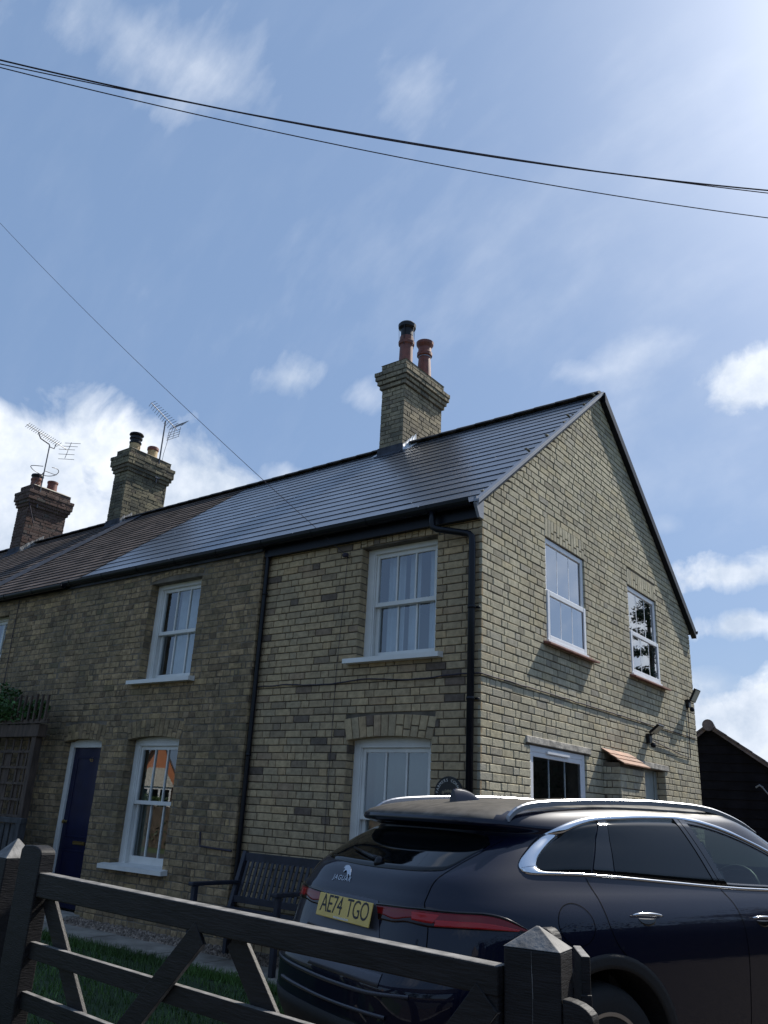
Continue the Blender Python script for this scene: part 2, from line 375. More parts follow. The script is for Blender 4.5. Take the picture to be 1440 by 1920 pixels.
M['leaf_tree'] = mat('tree leaf', (.05, .085, .022), .6, var=.35, vscale=2, island=.4)
M['leaf_dark'] = mat('dark conifer', (.022, .042, .018), .6, var=.35, vscale=2, island=.4)
M['bark'] = mat('bark', (.075, .058, .042), .9, var=.35, bump=.6, bscale=25)
M['grass'] = mat('grass blade', (.05, .105, .018), .6, var=.4, vscale=1.5, island=.35)
M['lawn'] = mat('lawn soil', (.02, .042, .012), .9, var=.3, vscale=6, bump=.5, bscale=80)
M['slab'] = mat('path slab', (.28, .25, .21), .85, var=.25, vscale=5, island=.12, bump=.3)
M['gravel'] = mat('gravel', (.17, .14, .11), .9, var=.6, vscale=60, bump=1.0, bscale=70)
M['drive'] = mat('gravel drive', (.055, .045, .037), .9, var=.5, vscale=45, bump=1.0, bscale=60)
M['road'] = mat('asphalt', (.05, .05, .05), .85, var=.25, vscale=30, bump=.6, bscale=150)
M['earth'] = mat('rough grass ground', (.035, .055, .02), .95, var=.4, vscale=.6, bump=.6, bscale=8)
M['rf_white'] = mat('bay paint', (.75, .74, .72), .5)
M['hinge'] = mat('gate ironwork', (.02, .02, .02), .5, metal=.5)

# ------------------------------------------------------------------ the ground
def sheet(name, m, x0, x1, y0, y1, dz, nx=1):
    b = MB(); ys = [y0 + (y1 - y0) * i / 8 for i in range(9)]
    ys = sorted(set(ys + [y for y in (-9, 3) if y0 < y < y1]))
    b.grid([[(x0, y, gz(y) + dz), (x1, y, gz(y) + dz)] for y in ys])
    return struct(b.build(name, m))


b = MB(); yy = [-400, -60, -9, -6, -3, 0, 3, 30, 400]
b.grid([[(x, y, gz(y) - .012) for x in (-400, -40, 0, 40, 400)] for y in yy]); struct(b.build('ground', M['earth']))
sheet('road', M['road'], -120, 120, -11.5, -6.3, -.004)
sheet('driveway', M['drive'], -.35, 6.9, -6.25, 21, .002)
sheet('lawn', M['lawn'], -8.2, -.38, -4.6, -.98, .002)
sheet('gravel_bed', M['gravel'], -8.2, -.02, -.46, .01, .006)
b = MB(); x = -8.1; k = 0
while x < -.45:
    w = .58 + rng.uniform(-.03, .03)
    z = gz(-.7) + .012 + rng.uniform(-.004, .004)
    b.box(x, x + w - .012, -.96, -.47, z - .05, z + .012); x += w
struct(b.build('path', M['slab'], bevel=.006))


def grass():
    b = MB(); r = random.Random(3)
    for i in range(26000):
        x = r.uniform(-6.2, -.35); y = r.uniform(-4.3, -.96)
        if r.random() < .25: y = r.uniform(-1.15, -.93)
        if (x + 1.9) ** 2 / .12 + (y + 1.55) ** 2 / .05 < 1 and r.random() < .8: continue
        h = r.uniform(.03, .085); a = r.uniform(0, 6.28); w = r.uniform(.003, .006); z = gz(y)
        dx, dy = math.cos(a) * w, math.sin(a) * w; lx, ly = r.uniform(-.035, .035), r.uniform(-.035, .035)
        b.face([(x - dx, y - dy, z), (x + dx, y + dy, z), (x + lx, y + ly, z + h)])
    o = b.build('grass', M['grass'])
    tag(o, 'short green lawn grass seen between the gate rails', 'grass', kind='stuff')


grass()
b = MB(); r = random.Random(5)
for i in range(2600):
    x = r.uniform(-6, -1.6); y = r.uniform(-.46, -.1); s = r.uniform(.008, .022); z = gz(y) + .006
    a = r.uniform(0, 3)
    pts = [(x + math.cos(a + k * 1.57) * s * r.uniform(.7, 1.2), y + math.sin(a + k * 1.57) * s, z) for k in range(4)]
    top = [(x + (p[0] - x) * .5, y + (p[1] - y) * .5, z + s * r.uniform(.6, 1)) for p in pts]
    b.hexa(pts, top)
tag(b.build('gravel', mat('pebble', (.24, .19, .15), .85, var=.3, island=.5)), 'brown gravel strip at the foot of the brick front wall', 'gravel', kind='stuff')

# ------------------------------------------------------------------ brickwork
COURSE = .0762; ZB = .235


def bricks(mb, O, U, N, u0, u1, z0, z1, holes=(), seed=1, corner='u0', jit=.0015, wob=.0015, clip=None, seam=None, mi=0, skip=None, pat=((1, 2), 4)):
    r = random.Random(seed); O, U, N = Vector(O), Vector(U), Vector(N); Z = Vector((0, 0, 1))
    n0 = int(round((z0 - ZB) / COURSE)); n1 = int(math.ceil((z1 - ZB) / COURSE))
    for i in range(n0, n1):
        za = ZB + i * COURSE + .005; zb = min(ZB + (i + 1) * COURSE - .005, z1)
        if zb - za < .02: continue
        zc = (za + zb) / 2
        a0, a1 = u0, u1
        if seam == 'u0': a0 += .11 * (i % 2)
        if seam == 'u1': a1 += .11 * (i % 2)
        # widths from the corner
        seq = []; tot = 0; L = a1 - a0
        if i % 2 == 0: st = [.215]
        else: st = [.1025, .05]
        k = r.randint(0, 2)
        while tot < L + .3:
            if st: w = st.pop(0)
            else:
                ns = r.choice(pat[0]) if r.random() < .6 else 1 + (k % 2)
                st = [.215] * ns + [.1025]; k += 1
                if r.random() < .12: st = [.1025, .1025, .215]
                if len(pat[0]) > 2 and r.random() < .45: st = [r.choice((.1025, .11, .10, .16, .06)) for _ in range(r.randint(2, 5))]
                w = st.pop(0)
            w2 = w + r.uniform(-.006, .006); seq.append((tot, tot + w2)); tot += w2 + .010
        iv = [(a0, a1)]
        for h in holes:
            if h[2] < zc < h[3]:
                nv = []
                for p, q in iv:
                    if h[1] <= p or h[0] >= q: nv.append((p, q)); continue
                    if h[0] > p: nv.append((p, h[0]))
                    if h[1] < q: nv.append((h[1], q))
                iv = nv
        for p, q in iv:
            cur = []
            for s0, s1 in seq:
                A, B = (a0 + s0, a0 + s1) if corner == 'u0' else (a1 - s1, a1 - s0)
                A, B = max(A, p), min(B, q)
                if B - A > .03: cur.append([A, B])
            cur.sort()
            if not cur: continue
            if cur[0][0] - p < .045 and p != a0: cur[0][0] = p
            if q - cur[-1][1] < .045 and q != a1: cur[-1][1] = q
            for A, B in cur:
                ta = tb = zb
                if clip:
                    ta, tb = min(zb, clip(A)), min(zb, clip(B))
                    if ta < za + .008 and tb < za + .008: continue
                    ta, tb = max(ta, za + .003), max(tb, za + .003)
                o = r.uniform(-jit, jit); c = .0045
                W = lambda: r.uniform(-wob, wob)
                f = [(A + W(), za + W()), (B + W(), za + W()), (B + W(), tb + W()), (A + W(), ta + W())]
                ctr = ((A + B) / 2, (za + max(ta, tb)) / 2)
                b0 = len(mb.v)
                for (x, z) in f:
                    mb.v.append(tuple(O + U * (x - c if x > ctr[0] else x + c) + Z * (z - c if z > ctr[1] else z + c) + N * o))
                for (x, z) in f: mb.v.append(tuple(O + U * x + Z * z + N * (o - .004)))
                for (x, z) in f: mb.v.append(tuple(O + U * x + Z * z + N * -.03))
                mb.f.append((b0, b0 + 1, b0 + 2, b0 + 3)); mb.m.append(mi)
                for k2 in range(4):
                    j = (k2 + 1) % 4
                    mb.f.append((b0 + 4 + k2, b0 + 4 + j, b0 + j, b0 + k2)); mb.m.append(mi)
                    mb.f.append((b0 + 8 + k2, b0 + 8 + j, b0 + 4 + j, b0 + 4 + k2)); mb.m.append(mi)


def core(mb, O, U, N, u0, u1, z0, z1, holes, th=.23, mi=0, face=-.012):
    O, U, N = Vector(O), Vector(U), Vector(N); Z = Vector((0, 0, 1))
    us = sorted({u0, u1, *[h[0] for h in holes], *[h[1] for h in holes]}); zs = sorted({z0, z1, *[h[2] for h in holes], *[h[3] for h in holes]})
    us = [u for u in us if u0 <= u <= u1]; zs = [z for z in zs if z0 <= z <= z1]
    for a, b_ in zip(us, us[1:]):
        for c, d in zip(zs, zs[1:]):
            mu, mz = (a + b_) / 2, (c + d) / 2
            if any(h[0] < mu < h[1] and h[2] < mz < h[3] for h in holes): continue
            P = lambda u, z, n: O + U * u + Z * z + N * n
            mb.hexa([P(a, c, face), P(b_, c, face), P(b_, c, -th), P(a, c, -th)], [P(a, d, face), P(b_, d, face), P(b_, d, -th), P(a, d, -th)], mi)


def reveal(mb, O, U, N, u, sgn, z0, z1, depth, seed, mi=0):
    """bricks on the side of an opening; sgn=+1: the face looks towards +U"""
    O, U, N = Vector(O), Vector(U), Vector(N)
    r = random.Random(seed); n0 = int(round((z0 - ZB) / COURSE)); n1 = int(math.ceil((z1 - ZB) / COURSE))
    Z = Vector((0, 0, 1))
    for i in range(n0, n1):
        za = max(ZB + i * COURSE + .005, z0); zb = min(ZB + (i + 1) * COURSE - .005, z1)
        if zb - za < .015: continue
        e = .004
        P = lambda n, z, o: O + U * (u + sgn * o) + Z * z + N * n
        cuts = [(-.006, -depth)] if i % 2 else [(-.006, -min(.1, depth)), (-min(.11, depth - .001), -depth)]
        for a, b_ in cuts:
            if a - b_ < .02: continue
            f = [P(a, za, 0), P(b_, za, 0), P(b_, zb, 0), P(a, zb, 0)]; g = [P(a - .003, za + .003, e), P(b_ + .003, za + .003, e), P(b_ + .003, zb - .003, e), P(a - .003, zb - .003, e)]
            mb.hexa(f, g, mi)


def arch(mb, O, U, N, u0, u1, zs, rise, h, n, depth=.11, mi=0, seed=1, splay=.05):
    """row of upright bricks over an opening, cambered by rise"""
    r = random.Random(seed); O, U, N = Vector(O), Vector(U), Vector(N); Z = Vector((0, 0, 1))
    cu = (u0 + u1) / 2; hw = (u1 - u0) / 2
    for i in range(n):
        ta, tb = -1 + 2 * i / n, -1 + 2 * (i + 1) / n; g = .004 / hw
        ta += g; tb -= g
        lo = lambda t: (cu + t * (hw + .012), zs + rise * (1 - t * t)); hi = lambda t: (cu + t * (hw + .012 + splay), zs + rise * (1 - t * t) + h)
        splits = [(0, 1)] if r.random() < .4 else [(0, .48), (.53, 1)] if i % 2 else [(0, .3), (.35, 1)]
        for s0, s1 in splits:
            q = []
            for t, s in ((ta, s0), (tb, s0), (tb, s1), (ta, s1)):
                l, hh = lo(t), hi(t); q.append((l[0] + (hh[0] - l[0]) * s, l[1] + (hh[1] - l[1]) * s))
            o = .002 + r.uniform(-.001, .0015)
            c = (sum(p[0] for p in q) / 4, sum(p[1] for p in q) / 4)
            back = [O + U * p[0] + Z * p[1] - N * depth for p in q]; mid = [O + U * p[0] + Z * p[1] + N * (o - .004) for p in q]
            fr = [O + U * (p[0] + (c[0] - p[0]) * .1) + Z * (p[1] + (.003 if p[1] < c[1] else -.003)) + N * o for p in q]
            b0 = len(mb.v); mb.v += [tuple(p) for p in back + mid + fr]
            for a in (0, 4):
                for k in range(4):
                    j = (k + 1) % 4; mb.f.append((b0 + a + k, b0 + a + j, b0 + a + 4 + j, b0 + a + 4 + k)); mb.m.append(mi)
            mb.f.append((b0 + 8, b0 + 9, b0 + 10, b0 + 11)); mb.m.append(mi)


X, Y, NX, NY = Vector((1, 0, 0)), Vector((0, 1, 0)), Vector((-1, 0, 0)), Vector((0, -1, 0))
YL = -.09                      # the old front stands 9 cm proud of the newer bay
DEPTH = 6.32; RY = DEPTH / 2; SLOPE = .815; EZ = 4.60


def roofz(y): return EZ + SLOPE * y if y < RY else EZ + SLOPE * (DEPTH - y)


RZ = roofz(RY)


def sash_window(house, u0, u1, z0, z1, yf, camber, curtain='open', glass='glass', sill_drop=0):
    """white box-sash window of 3 over 3 panes, set in an opening of the front wall (plane y = yf)"""
    yb = yf + .125; fw = .085
    f = MB()
    f.box(u0 - .002, u0 + fw, yb, yb + .11, z0, z1 + camber); f.box(u1 - fw, u1 + .002, yb, yb + .11, z0, z1 + camber)
    # head follows the camber
    cu, hw = (u0 + u1) / 2, (u1 - u0) / 2; n = 8; ring = []
    hz = z1 - .055
    pts = [(u0 + fw, hz), (u1 - fw, hz)] + [(cu + hw * t - (fw * t if abs(t) == 1 else 0), z1 + camber * (1 - t * t) + .02) for t in [1 - 2 * i / n for i in range(n + 1)]]
    f.prism([(p[0], yb - .002, p[1]) for p in pts], (0, .11, 0))
    # parting beads
    f.box(u0 + fw, u0 + fw + .014, yb + .012, yb + .03, z0, hz); f.box(u1 - fw - .014, u1 - fw, yb + .012, yb + .03, z0, hz)
    w = f.build('window', M['white_wood'], house, bevel=.004)
    s = MB(); s.prism([(u0 - .1, yf - .095, z0 - .055), (u0 - .1, yf - .095, z0 - .008), (u0 - .1, yf + .0, z0 + .004), (u0 - .1, yf + .0, z0 - .055)], (u1 - u0 + .2, 0, 0))
    s.prism([(u0 + .002, yf - .001, z0 - .055), (u0 + .002, yf - .001, z0 + .0035), (u0 + .002, yf + .2, z0 + .012), (u0 + .002, yf + .2, z0 - .055)], (u1 - u0 - .004, 0, 0))
    s.build('sill', M['white_wood'], w)
    zm = (z0 + hz) / 2 + .015
    a0, a1 = u0 + fw + .003, u1 - fw - .003

    def sash(y0, za, zb, bot, top, name='sash'):
        m = MB(); st = .042
        m.box(a0, a0 + st, y0, y0 + .04, za, zb); m.box(a1 - st, a1, y0, y0 + .04, za, zb)
        m.box(a0 + st, a1 - st, y0 + .0015, y0 + .0385, za, za + bot); m.box(a0 + st, a1 - st, y0 + .0015, y0 + .0385, zb - top, zb)
        o = m.build(name, M['white_wood'], w, bevel=.003)
        for k in (1, 2):
            x = a0 + st + (a1 - a0 - 2 * st) * k / 3
            m2 = MB(); m2.box(x - .009, x + .009, y0 + .006, y0 + .033, za + bot, zb - top); m2.build('glazing_bar', M['white_wood'], w)
        g = MB(); g.face([(a0 + st, y0 + .02, za + bot), (a1 - st, y0 + .02, za + bot), (a1 - st, y0 + .02, zb - top), (a0 + st, y0 + .02, zb - top)])
        g.build('pane', M[glass], w)
    sash(yb + .03, zm - .02, hz, .045, .045)
    sash(yb + .073, z0 + .006, zm + .02, .085, .04)
    # curtains: pleated cloth hanging behind the glass

    def cloth(x0, x1, m, yy, amp=.02, per=.09):
        rows = []; n = max(8, int((x1 - x0) / .008))
        for z in (z0 + .02, z1 + .03):
            rows.append([(x0 + (x1 - x0) * i / n, yy + amp * math.sin(2 * math.pi * i * (x1 - x0) / n / per) + amp * .5 * math.sin(17 * i / n + x0), z) for i in range(n + 1)])
        q = MB(); q.grid(rows); q.build('curtain', M[m], w, smooth=True)
    yy = yb + .19
    if curtain == 'strips':
        cloth(u0 + .16, u0 + .36, 'curtain', yy); cloth(u0 + .44, u0 + .57, 'curtain', yy); cloth(u1 - .28, u1 - .05, 'curtain', yy)
    elif curtain == 'full':
        cloth(u0 + .26, u1 - .05, 'curtain', yy)
    elif curtain == 'net':
        cloth(u0 + .05, u1 - .05, 'net', yy, .012, .14)
    elif curtain == 'side':
        cloth(u0 - .02, u0 + .2, 'net', yy)
    return w


def slates(mb, x0, x1, y0, y1, gauge, width, thick, seed, back=False, mi=0, hooks=None, edge=0):
    """overlapping slates on the front slope (or its mirror at the back)"""
    r = random.Random(seed); k = math.sqrt(1 + SLOPE ** 2); dy, dz = 1 / k, SLOPE / k
    nrm = Vector((0, -dz, dy)); ln = (y1 - y0) * k; n = int(math.ceil(ln / gauge))

    def P(x, s, h):
        y = y0 + s * dy; p = Vector((x, y, EZ + SLOPE * y)) + nrm * h
        if back: p.y = DEPTH - p.y
        return p
    for i in range(n):
        s0 = i * gauge; s1 = min(s0 + gauge * 1.12, ln + .02); x = x0 - (width / 2 if i % 2 else 0) - r.uniform(0, .02)
        while x < x1:
            a, b_ = max(x, x0), min(x + width - .0018, x1); x += width
            if x1 - x < .06: b_ = x1; x = x1
            if b_ - a < .004: continue
            t = r.uniform(-.0008, .0008); lo = thick * 1.9 + t
            bot = [P(a, s0, lo - thick), P(b_, s0, lo - thick), P(b_, s1, -.001), P(a, s1, -.001)]
            top = [P(a, s0, lo), P(b_, s0, lo + r.uniform(-.0006, .0006)), P(b_, s1, thick + .0), P(a, s1, thick + .0)]
            if back: bot, top = bot[::-1], top[::-1]
            mb.hexa(bot, top, mi)
            for q_ in range(-4, 0): mb.m[q_] = edge
            if hooks is not None and r.random() < .10 and i and x0 + .3 < a < x1 - .3:
                c = P(a, s0 - .003, lo); mb.box(c.x - .005, c.x + .005, c.y - .004, c.y + .002, c.z - .006, c.z + .003, hooks)


def ridge_tiles(house, x0, x1, seed):
    b = MB(); x = x0; r = random.Random(seed)
    while x < x1 - .05:
        e = min(x + .33, x1); rows = []
        for xx in (x, e - .008):
            rows.append([(xx, RY + .13 * math.sin(a), RZ - .035 + .085 * math.cos(a) + (.006 if xx == x else 0)) for a in [R(-80 + 20 * i) for i in range(9)]])
        b.grid(rows); b.face(rows[1]); b.face(rows[0][::-1]); x = e
    return b.build('ridge', M['tile_ridge'], house)


def half_gutter(mb, x0, x1, yc, zc, r=.062):
    prof = [(yc - r, zc + .004), (yc - r, zc)] + [(yc + r * math.cos(a), zc + r * math.sin(a)) for a in [math.pi + math.pi * i / 8 for i in range(1, 8)]] + [(yc + r, zc)]
    inner = [(yc + (p[0] - yc) * .93, zc + (p[1] - zc) * .93 + .001) for p in prof[::-1]]
    ring = prof + inner
    mb.prism([(x0, p[0], p[1]) for p in ring], (x1 - x0, 0, 0))
    x = x0 + .15
    while x < x1:
        ring2 = [(yc + (p[0] - yc) * 1.09, zc + (p[1] - zc) * 1.09) for p in prof] + inner
        mb.prism([(x, p[0], p[1]) for p in ring2], (.035, 0, 0)); x += .78


def chimney(house, x0, x1, y0, y1, zb, zs, ztop, zcap, mkey, seed, mortar='mortar'):
    b = MB(); mats = [M[mkey], M[mortar], M['render_grey']]; jj = .003 if mkey == 'chimney_brick' else .0055

    def ring(e, za, zb_, sd):
        X0, X1, Y0, Y1 = x0 - e, x1 + e, y0 - e, y1 + e
        b.box(X0 + .009, X1 - .009, Y0 + .009, Y1 - .009, za, zb_, 1)
        bricks(b, (X0, Y0, 0), X, NY, 0, X1 - X0, za, zb_, seed=sd, jit=jj, wob=jj); bricks(b, (X1, Y0, 0), Y, X, 0, Y1 - Y0, za, zb_, seed=sd + 1, jit=jj, wob=jj)
        bricks(b, (X1, Y1, 0), NX, Y, 0, X1 - X0, za, zb_, seed=sd + 2); bricks(b, (X0, Y1, 0), NY, NX, 0, Y1 - Y0, za, zb_, seed=sd + 3)
    q = lambda z: ZB + round((z - ZB) / COURSE) * COURSE
    zb, zs, ztop, zcap = q(zb), q(zs), q(ztop), q(zcap)
    ring(0, zb, zs, seed)
    n = int(round((ztop - zs) / COURSE))
    for i in range(n):
        ring(.035 + .028 * min(i, 2) + (.012 if i == n - 1 else 0), zs + i * COURSE, zs + (i + 1) * COURSE, seed + 10 * i + 5)
    ring(.02, ztop, zcap, seed + 99)
    # a string course near the roof and the cement flaunching
    b.hexa([(x0 - .03, y0 - .03, zcap), (x1 + .03, y0 - .03, zcap), (x1 + .03, y1 + .03, zcap), (x0 - .03, y1 + .03, zcap)],
           [(x0 + .1, y0 + .12, zcap + .07), (x1 - .1, y0 + .12, zcap + .07), (x1 - .1, y1 - .12, zcap + .07), (x0 + .1, y1 - .12, zcap + .07)], 2)
    o = b.build('chimney', mats, house)
    # lead apron in front and stepped flashing up the side
    f = MB(); zf = roofz(y0)
    f.prism([(x0 - .02, y0 - .012, zf + .15), (x0 - .02, y0 - .02, zf + .03), (x0 - .02, y0 - .11, roofz(y0 - .11) + .032), (x0 - .02, y0 - .11, roofz(y0 - .11) + .024), (x0 - .02, y0 - .002, zf + .02), (x0 - .02, y0 - .002, zf + .15)], (x1 - x0 + .04, 0, 0))
    f.build('lead_apron', M['lead'], o)
    r = random.Random(seed)
    for xs, sg in ((x1, 1), (x0, -1)):
        yy = y0; f = MB()
        while yy < RY + .02:
            zz = roofz(yy); w = .085
            xx = xs + sg * .014
            pts = [(xx, yy, zz + .02), (xx + sg * .02, yy + w * .5, zz + SLOPE * w * .5 + .02), (xx, yy + w + .03, roofz(min(yy + w, RY)) + .02), (xx - sg * .002, yy + w + .02, zz + .24 + r.uniform(-.03, .03)), (xx, yy, zz + .13)]
            f.prism(pts, (-sg * .004, 0, 0)); yy += w
        f.prism([(xs + sg * .012, y0, roofz(y0) + .03), (xs + sg * .15, y0, roofz(y0) + .026), (xs + sg * .15, RY, RZ + .026), (xs + sg * .012, RY, RZ + .03)], (0, 0, .003))
        f.build('stepped_flashing', M['lead_bright'] if mkey == 'chimney_brick' else M['lead_dull'], o)
    return o


def pot(ch, x, y, z, prof, mkey, name='chimney_pot'):
    b = MB(); b.lathe((x, y, z), prof, 24); return b.build(name, M[mkey], ch, smooth=False, bevel=0)


# =================================================================== END HOUSE
H1 = root('brick_house', (-3.4, RY, .24), 'pale brick end house with smooth slate roof, sunlit gable and two red pots', 'house', 'houses of the terrace')
# openings: u0,u1,z0,z1(springing)
W_UR = (-1.50, -.52, 3.075, 4.28); W_LR = (-1.545, -.53, .86, 2.255)
W_UL = (-4.985, -3.985, 3.01, 4.27); W_LL = (-4.99, -4.02, .875, 2.275); DOOR = (-6.36, -5.52, .25, 2.255)
# --- newer bay of the front, between the old wall and the corner
b = MB()
bricks(b, (0, 0, 0), X, NY, -2.935, -.0, ZB, 4.38, [W_UR, (W_UR[0] - .03, W_UR[1] + .03, 4.28, 4.5), W_LR, (W_LR[0] - .04, W_LR[1] + .04, 2.255, 2.51)], 11, 'u1')
core(b, (0, 0, 0), X, NY, -3.0, -.011, .1, 4.46, [W_UR, (W_LR[0], W_LR[1], .86, 2.30)], mi=1)
for w_, zt in ((W_UR, 4.3), (W_LR, 2.27)):
    reveal(b, (0, 0, 0), X, NY, w_[0], 1, w_[2], zt, .2, 21); reveal(b, (0, 0, 0), X, NY, w_[1], -1, w_[2], zt, .2, 22)
b.build('front_wall', [M['gault_front'], M['mortar']], H1)
b = MB(); arch(b, (0, 0, 0), X, NY, W_LR[0], W_LR[1], 2.262, .036, .205, 12, seed=4); b.build('brick_arch', M['gault_front'], H1)
b = MB(); arch(b, (0, 0, 0), X, NY, W_UR[0], W_UR[1], 4.285, .012, .1, 12, seed=5, splay=.01); b.build('brick_arch', M['gault_front'], H1)
# --- old sooty front
b = MB(); o_ = (0, YL, 0)
hol = [W_UL, (W_UL[0] - .04, W_UL[1] + .04, 4.27, 4.42), W_LL, (W_LL[0] - .04, W_LL[1] + .04, 2.275, 2.53), (DOOR[0], DOOR[1], .1, DOOR[3]), (DOOR[0] - .04, DOOR[1] + .04, 2.255, 2.50)]
OLD = dict(jit=.0035, wob=.005, pat=((1, 1, 2), 4))
bricks(b, o_, X, NY, -6.85, -2.925, ZB, 4.40, hol, 31, 'u1', seam='u0', **OLD)
core(b, o_, X, NY, -6.85, -2.936, .1, 4.46, [W_UL, (W_LL[0], W_LL[1], W_LL[2], 2.33), (DOOR[0], DOOR[1], .1, 2.31)], th=.33, mi=1, face=-.005)
bricks(b, (-2.925, YL, 0), Y, X, 0, .088, ZB, 4.40, seed=35, jit=.003, wob=.003)
for w_ in (W_UL, W_LL, DOOR):
    reveal(b, o_, X, NY, w_[0], 1, w_[2], w_[3], .2, 41); reveal(b, o_, X, NY, w_[1], -1, w_[2], w_[3], .2, 42)
# string of decayed headers near the ground
b.build('old_front_wall', [M['old_brick'], M['mortar_dark']], H1)
for w_, n in ((W_LL, 12), (DOOR, 11)):
    b = MB(); arch(b, o_, X, NY, w_[0], w_[1], w_[3] + .008, .04, .2, n, seed=n); b.build('brick_arch', M['old_brick'], H1)
b = MB(); arch(b, o_, X, NY, W_UL[0], W_UL[1], 4.30, .04, .07, 12, seed=7, splay=.01); b.build('brick_arch', M['old_brick'], H1)
# --- gable
GW1 = (1.375, 2.415, 3.405, 4.585); GW2 = (3.81, 4.885, 3.43, 4.625); GW3 = (.965, 2.29, 1.25, 2.30); GD = (3.95, 4.82, .2, 2.29)
b = MB()
gz_lim = lambda u: roofz(u) - .045
gh = [GW1, (GW1[0], GW1[1], 4.585, 4.82), GW2, (GW2[0], GW2[1], 4.625, 4.86), GW3, (.87, 2.41, 2.30, 2.385), GD, (3.83, 4.95, 2.29, 2.37)]
bricks(b, (0, 0, 0), Y, X, 0.0, DEPTH, ZB, 7.2, gh, 51, 'u0', clip=gz_lim, jit=.0022, wob=.002)
core(b, (0, 0, 0), Y, X, .011, DEPTH, .1, 4.46, [GW1, GW2, GW3, GD][2:] + [(GW1[0], GW1[1], GW1[2], 4.46), (GW2[0], GW2[1], GW2[2], 4.46)], mi=1)
tri = []
for u0, u1 in ((.011, GW1[0]), (GW1[0], GW1[1]), (GW1[1], GW2[0]), (GW2[0], GW2[1]), (GW2[1], DEPTH - .001)):
    zb_ = GW1[3] if u0 == GW1[0] else GW2[3] if u0 == GW2[0] else 4.46
    us = [u0] + ([RY] if u0 < RY < u1 else []) + [u1]
    pts = [(-.009, u0, zb_), (-.009, u1, zb_)] + [(-.009, u, gz_lim(u) - .006) for u in reversed(us)]
    b.prism(pts, (-.22, 0, 0), 1)
for w_ in (GW1, GW2, GW3):
    reveal(b, (0, 0, 0), Y, X, w_[0], 1, w_[2], w_[3], .05, 61); reveal(b, (0, 0, 0), Y, X, w_[1], -1, w_[2], w_[3], .05, 62)
reveal(b, (0, 0, 0), Y, X, GD[1], -1, .25, 2.28, .2, 63)
b.build('gable_wall', [M['gault'], M['mortar']], H1)
for w_, s in ((GW1, 3), (GW2, 8)):
    b = MB(); arch(b, (0, 0, 0), Y, X, w_[0], w_[1], w_[3] + .006, 0, .222, 14, seed=s, splay=-.012); b.build('brick_arch', M['gault'], H1)
# --- back wall
b = MB(); core(b, (0, DEPTH, 0), NX, Y, .011, 6.85, .1, 4.44, []); bricks(b, (0, DEPTH, 0), NX, Y, 0, 6.85, ZB, 4.4, [], 71, 'u0', mi=1)
b.build('back_wall', [M['mortar'], M['gault']], H1)
b = MB(); b.box(-6.8, -.24, .25, DEPTH - .25, 2.5, 2.62); b.box(-6.8, -.24, .25, DEPTH - .25, .2, .26); b.box(-3.05, -2.95, .24, DEPTH - .24, .26, 4.4); b.box(-6.84, -6.76, .24, DEPTH - .24, .26, 4.4)
b.build('inner_floor', M['plaster'], H1)
# --- front windows and door
sash_window(H1, *W_UR, 0, .012, 'strips'); sash_window(H1, *W_LR, 0, .036, 'net')
sash_window(H1, *W_UL, YL, .04, 'full'); sash_window(H1, *W_LL, YL, .04, 'side')
b = MB(); yb = YL + .1
b.box(DOOR[0], DOOR[0] + .085, yb, yb + .09, .25, 2.27); b.box(DOOR[1] - .05, DOOR[1], yb, yb + .09, .25, 2.27)
pts = [(DOOR[0] + .085, 2.2), (DOOR[1] - .05, 2.2)] + [(DOOR[1] - .05 - (DOOR[1] - DOOR[0] - .135) * i / 8, 2.262 + .045 * (1 - (1 - i / 4) ** 2) + .012) for i in range(9)]
b.prism([(p[0], yb - .003, p[1]) for p in pts], (0, .09, 0))
b.build('door_frame', M['white_wood'], H1, bevel=.004)
d0, d1 = DOOR[0] + .088, DOOR[1] - .053
b = MB(); b.box(d0, d1, yb + .03, yb + .075, .29, 2.197)
for x0, x1, z0, z1 in ((d0 + .09, d1 - .09, .42, .95), (d0 + .09, d1 - .09, 1.1, 2.08)):
    for a in ((x0, x0 + .02, z0, z1), (x1 - .02, x1, z0, z1), (x0 + .02, x1 - .02, z0, z0 + .02), (x0 + .02, x1 - .02, z1 - .02, z1)):
        b.box(a[0], a[1], yb + .022, yb + .031, a[2], a[3])
door = b.build('door', M['blue_door'], H1, bevel=.003)
b = MB(); b.box(d0 + .3, d0 + .55, yb + .018, yb + .03, 1.02, 1.06); b.tube([(d0 + .34, yb + .01, 1.03), (d0 + .51, yb + .01, 1.03)], .006); b.build('letter_plate', M['brass'], door)
b = MB(); b.lathe((d0 + .07, yb - .005, 1.28), [(.0, -.02), (.022, -.018), (.026, 0), (.012, .012), (.02, .035)], 14, ax=(0, 1, 0)); b.build('door_knob', M['brass'], door)
b = MB(); b.box(DOOR[0] - .12, DOOR[1] + .12, -.5, YL + .08, .14, .275); b.build('doorstep', M['stone'], H1, bevel=.012)


def text_mesh(txt, size, ext=.001, spacing=1.0):
    cu = bpy.data.curves.new('t', 'FONT'); cu.body = txt; cu.size = size; cu.extrude = ext; cu.align_x = 'CENTER'; cu.align_y = 'CENTER'; cu.space_character = spacing; cu.resolution_u = 3
    o = bpy.data.objects.new('t', cu); COL.objects.link(o)
    dg = bpy.context.evaluated_depsgraph_get(); me = o.evaluated_get(dg).to_mesh()
    vs = [Vector(v.co) for v in me.vertices]; fs = [tuple(p.vertices) for p in me.polygons]
    o.evaluated_get(dg).to_mesh_clear(); bpy.data.objects.remove(o); bpy.data.curves.remove(cu)
    return vs, fs


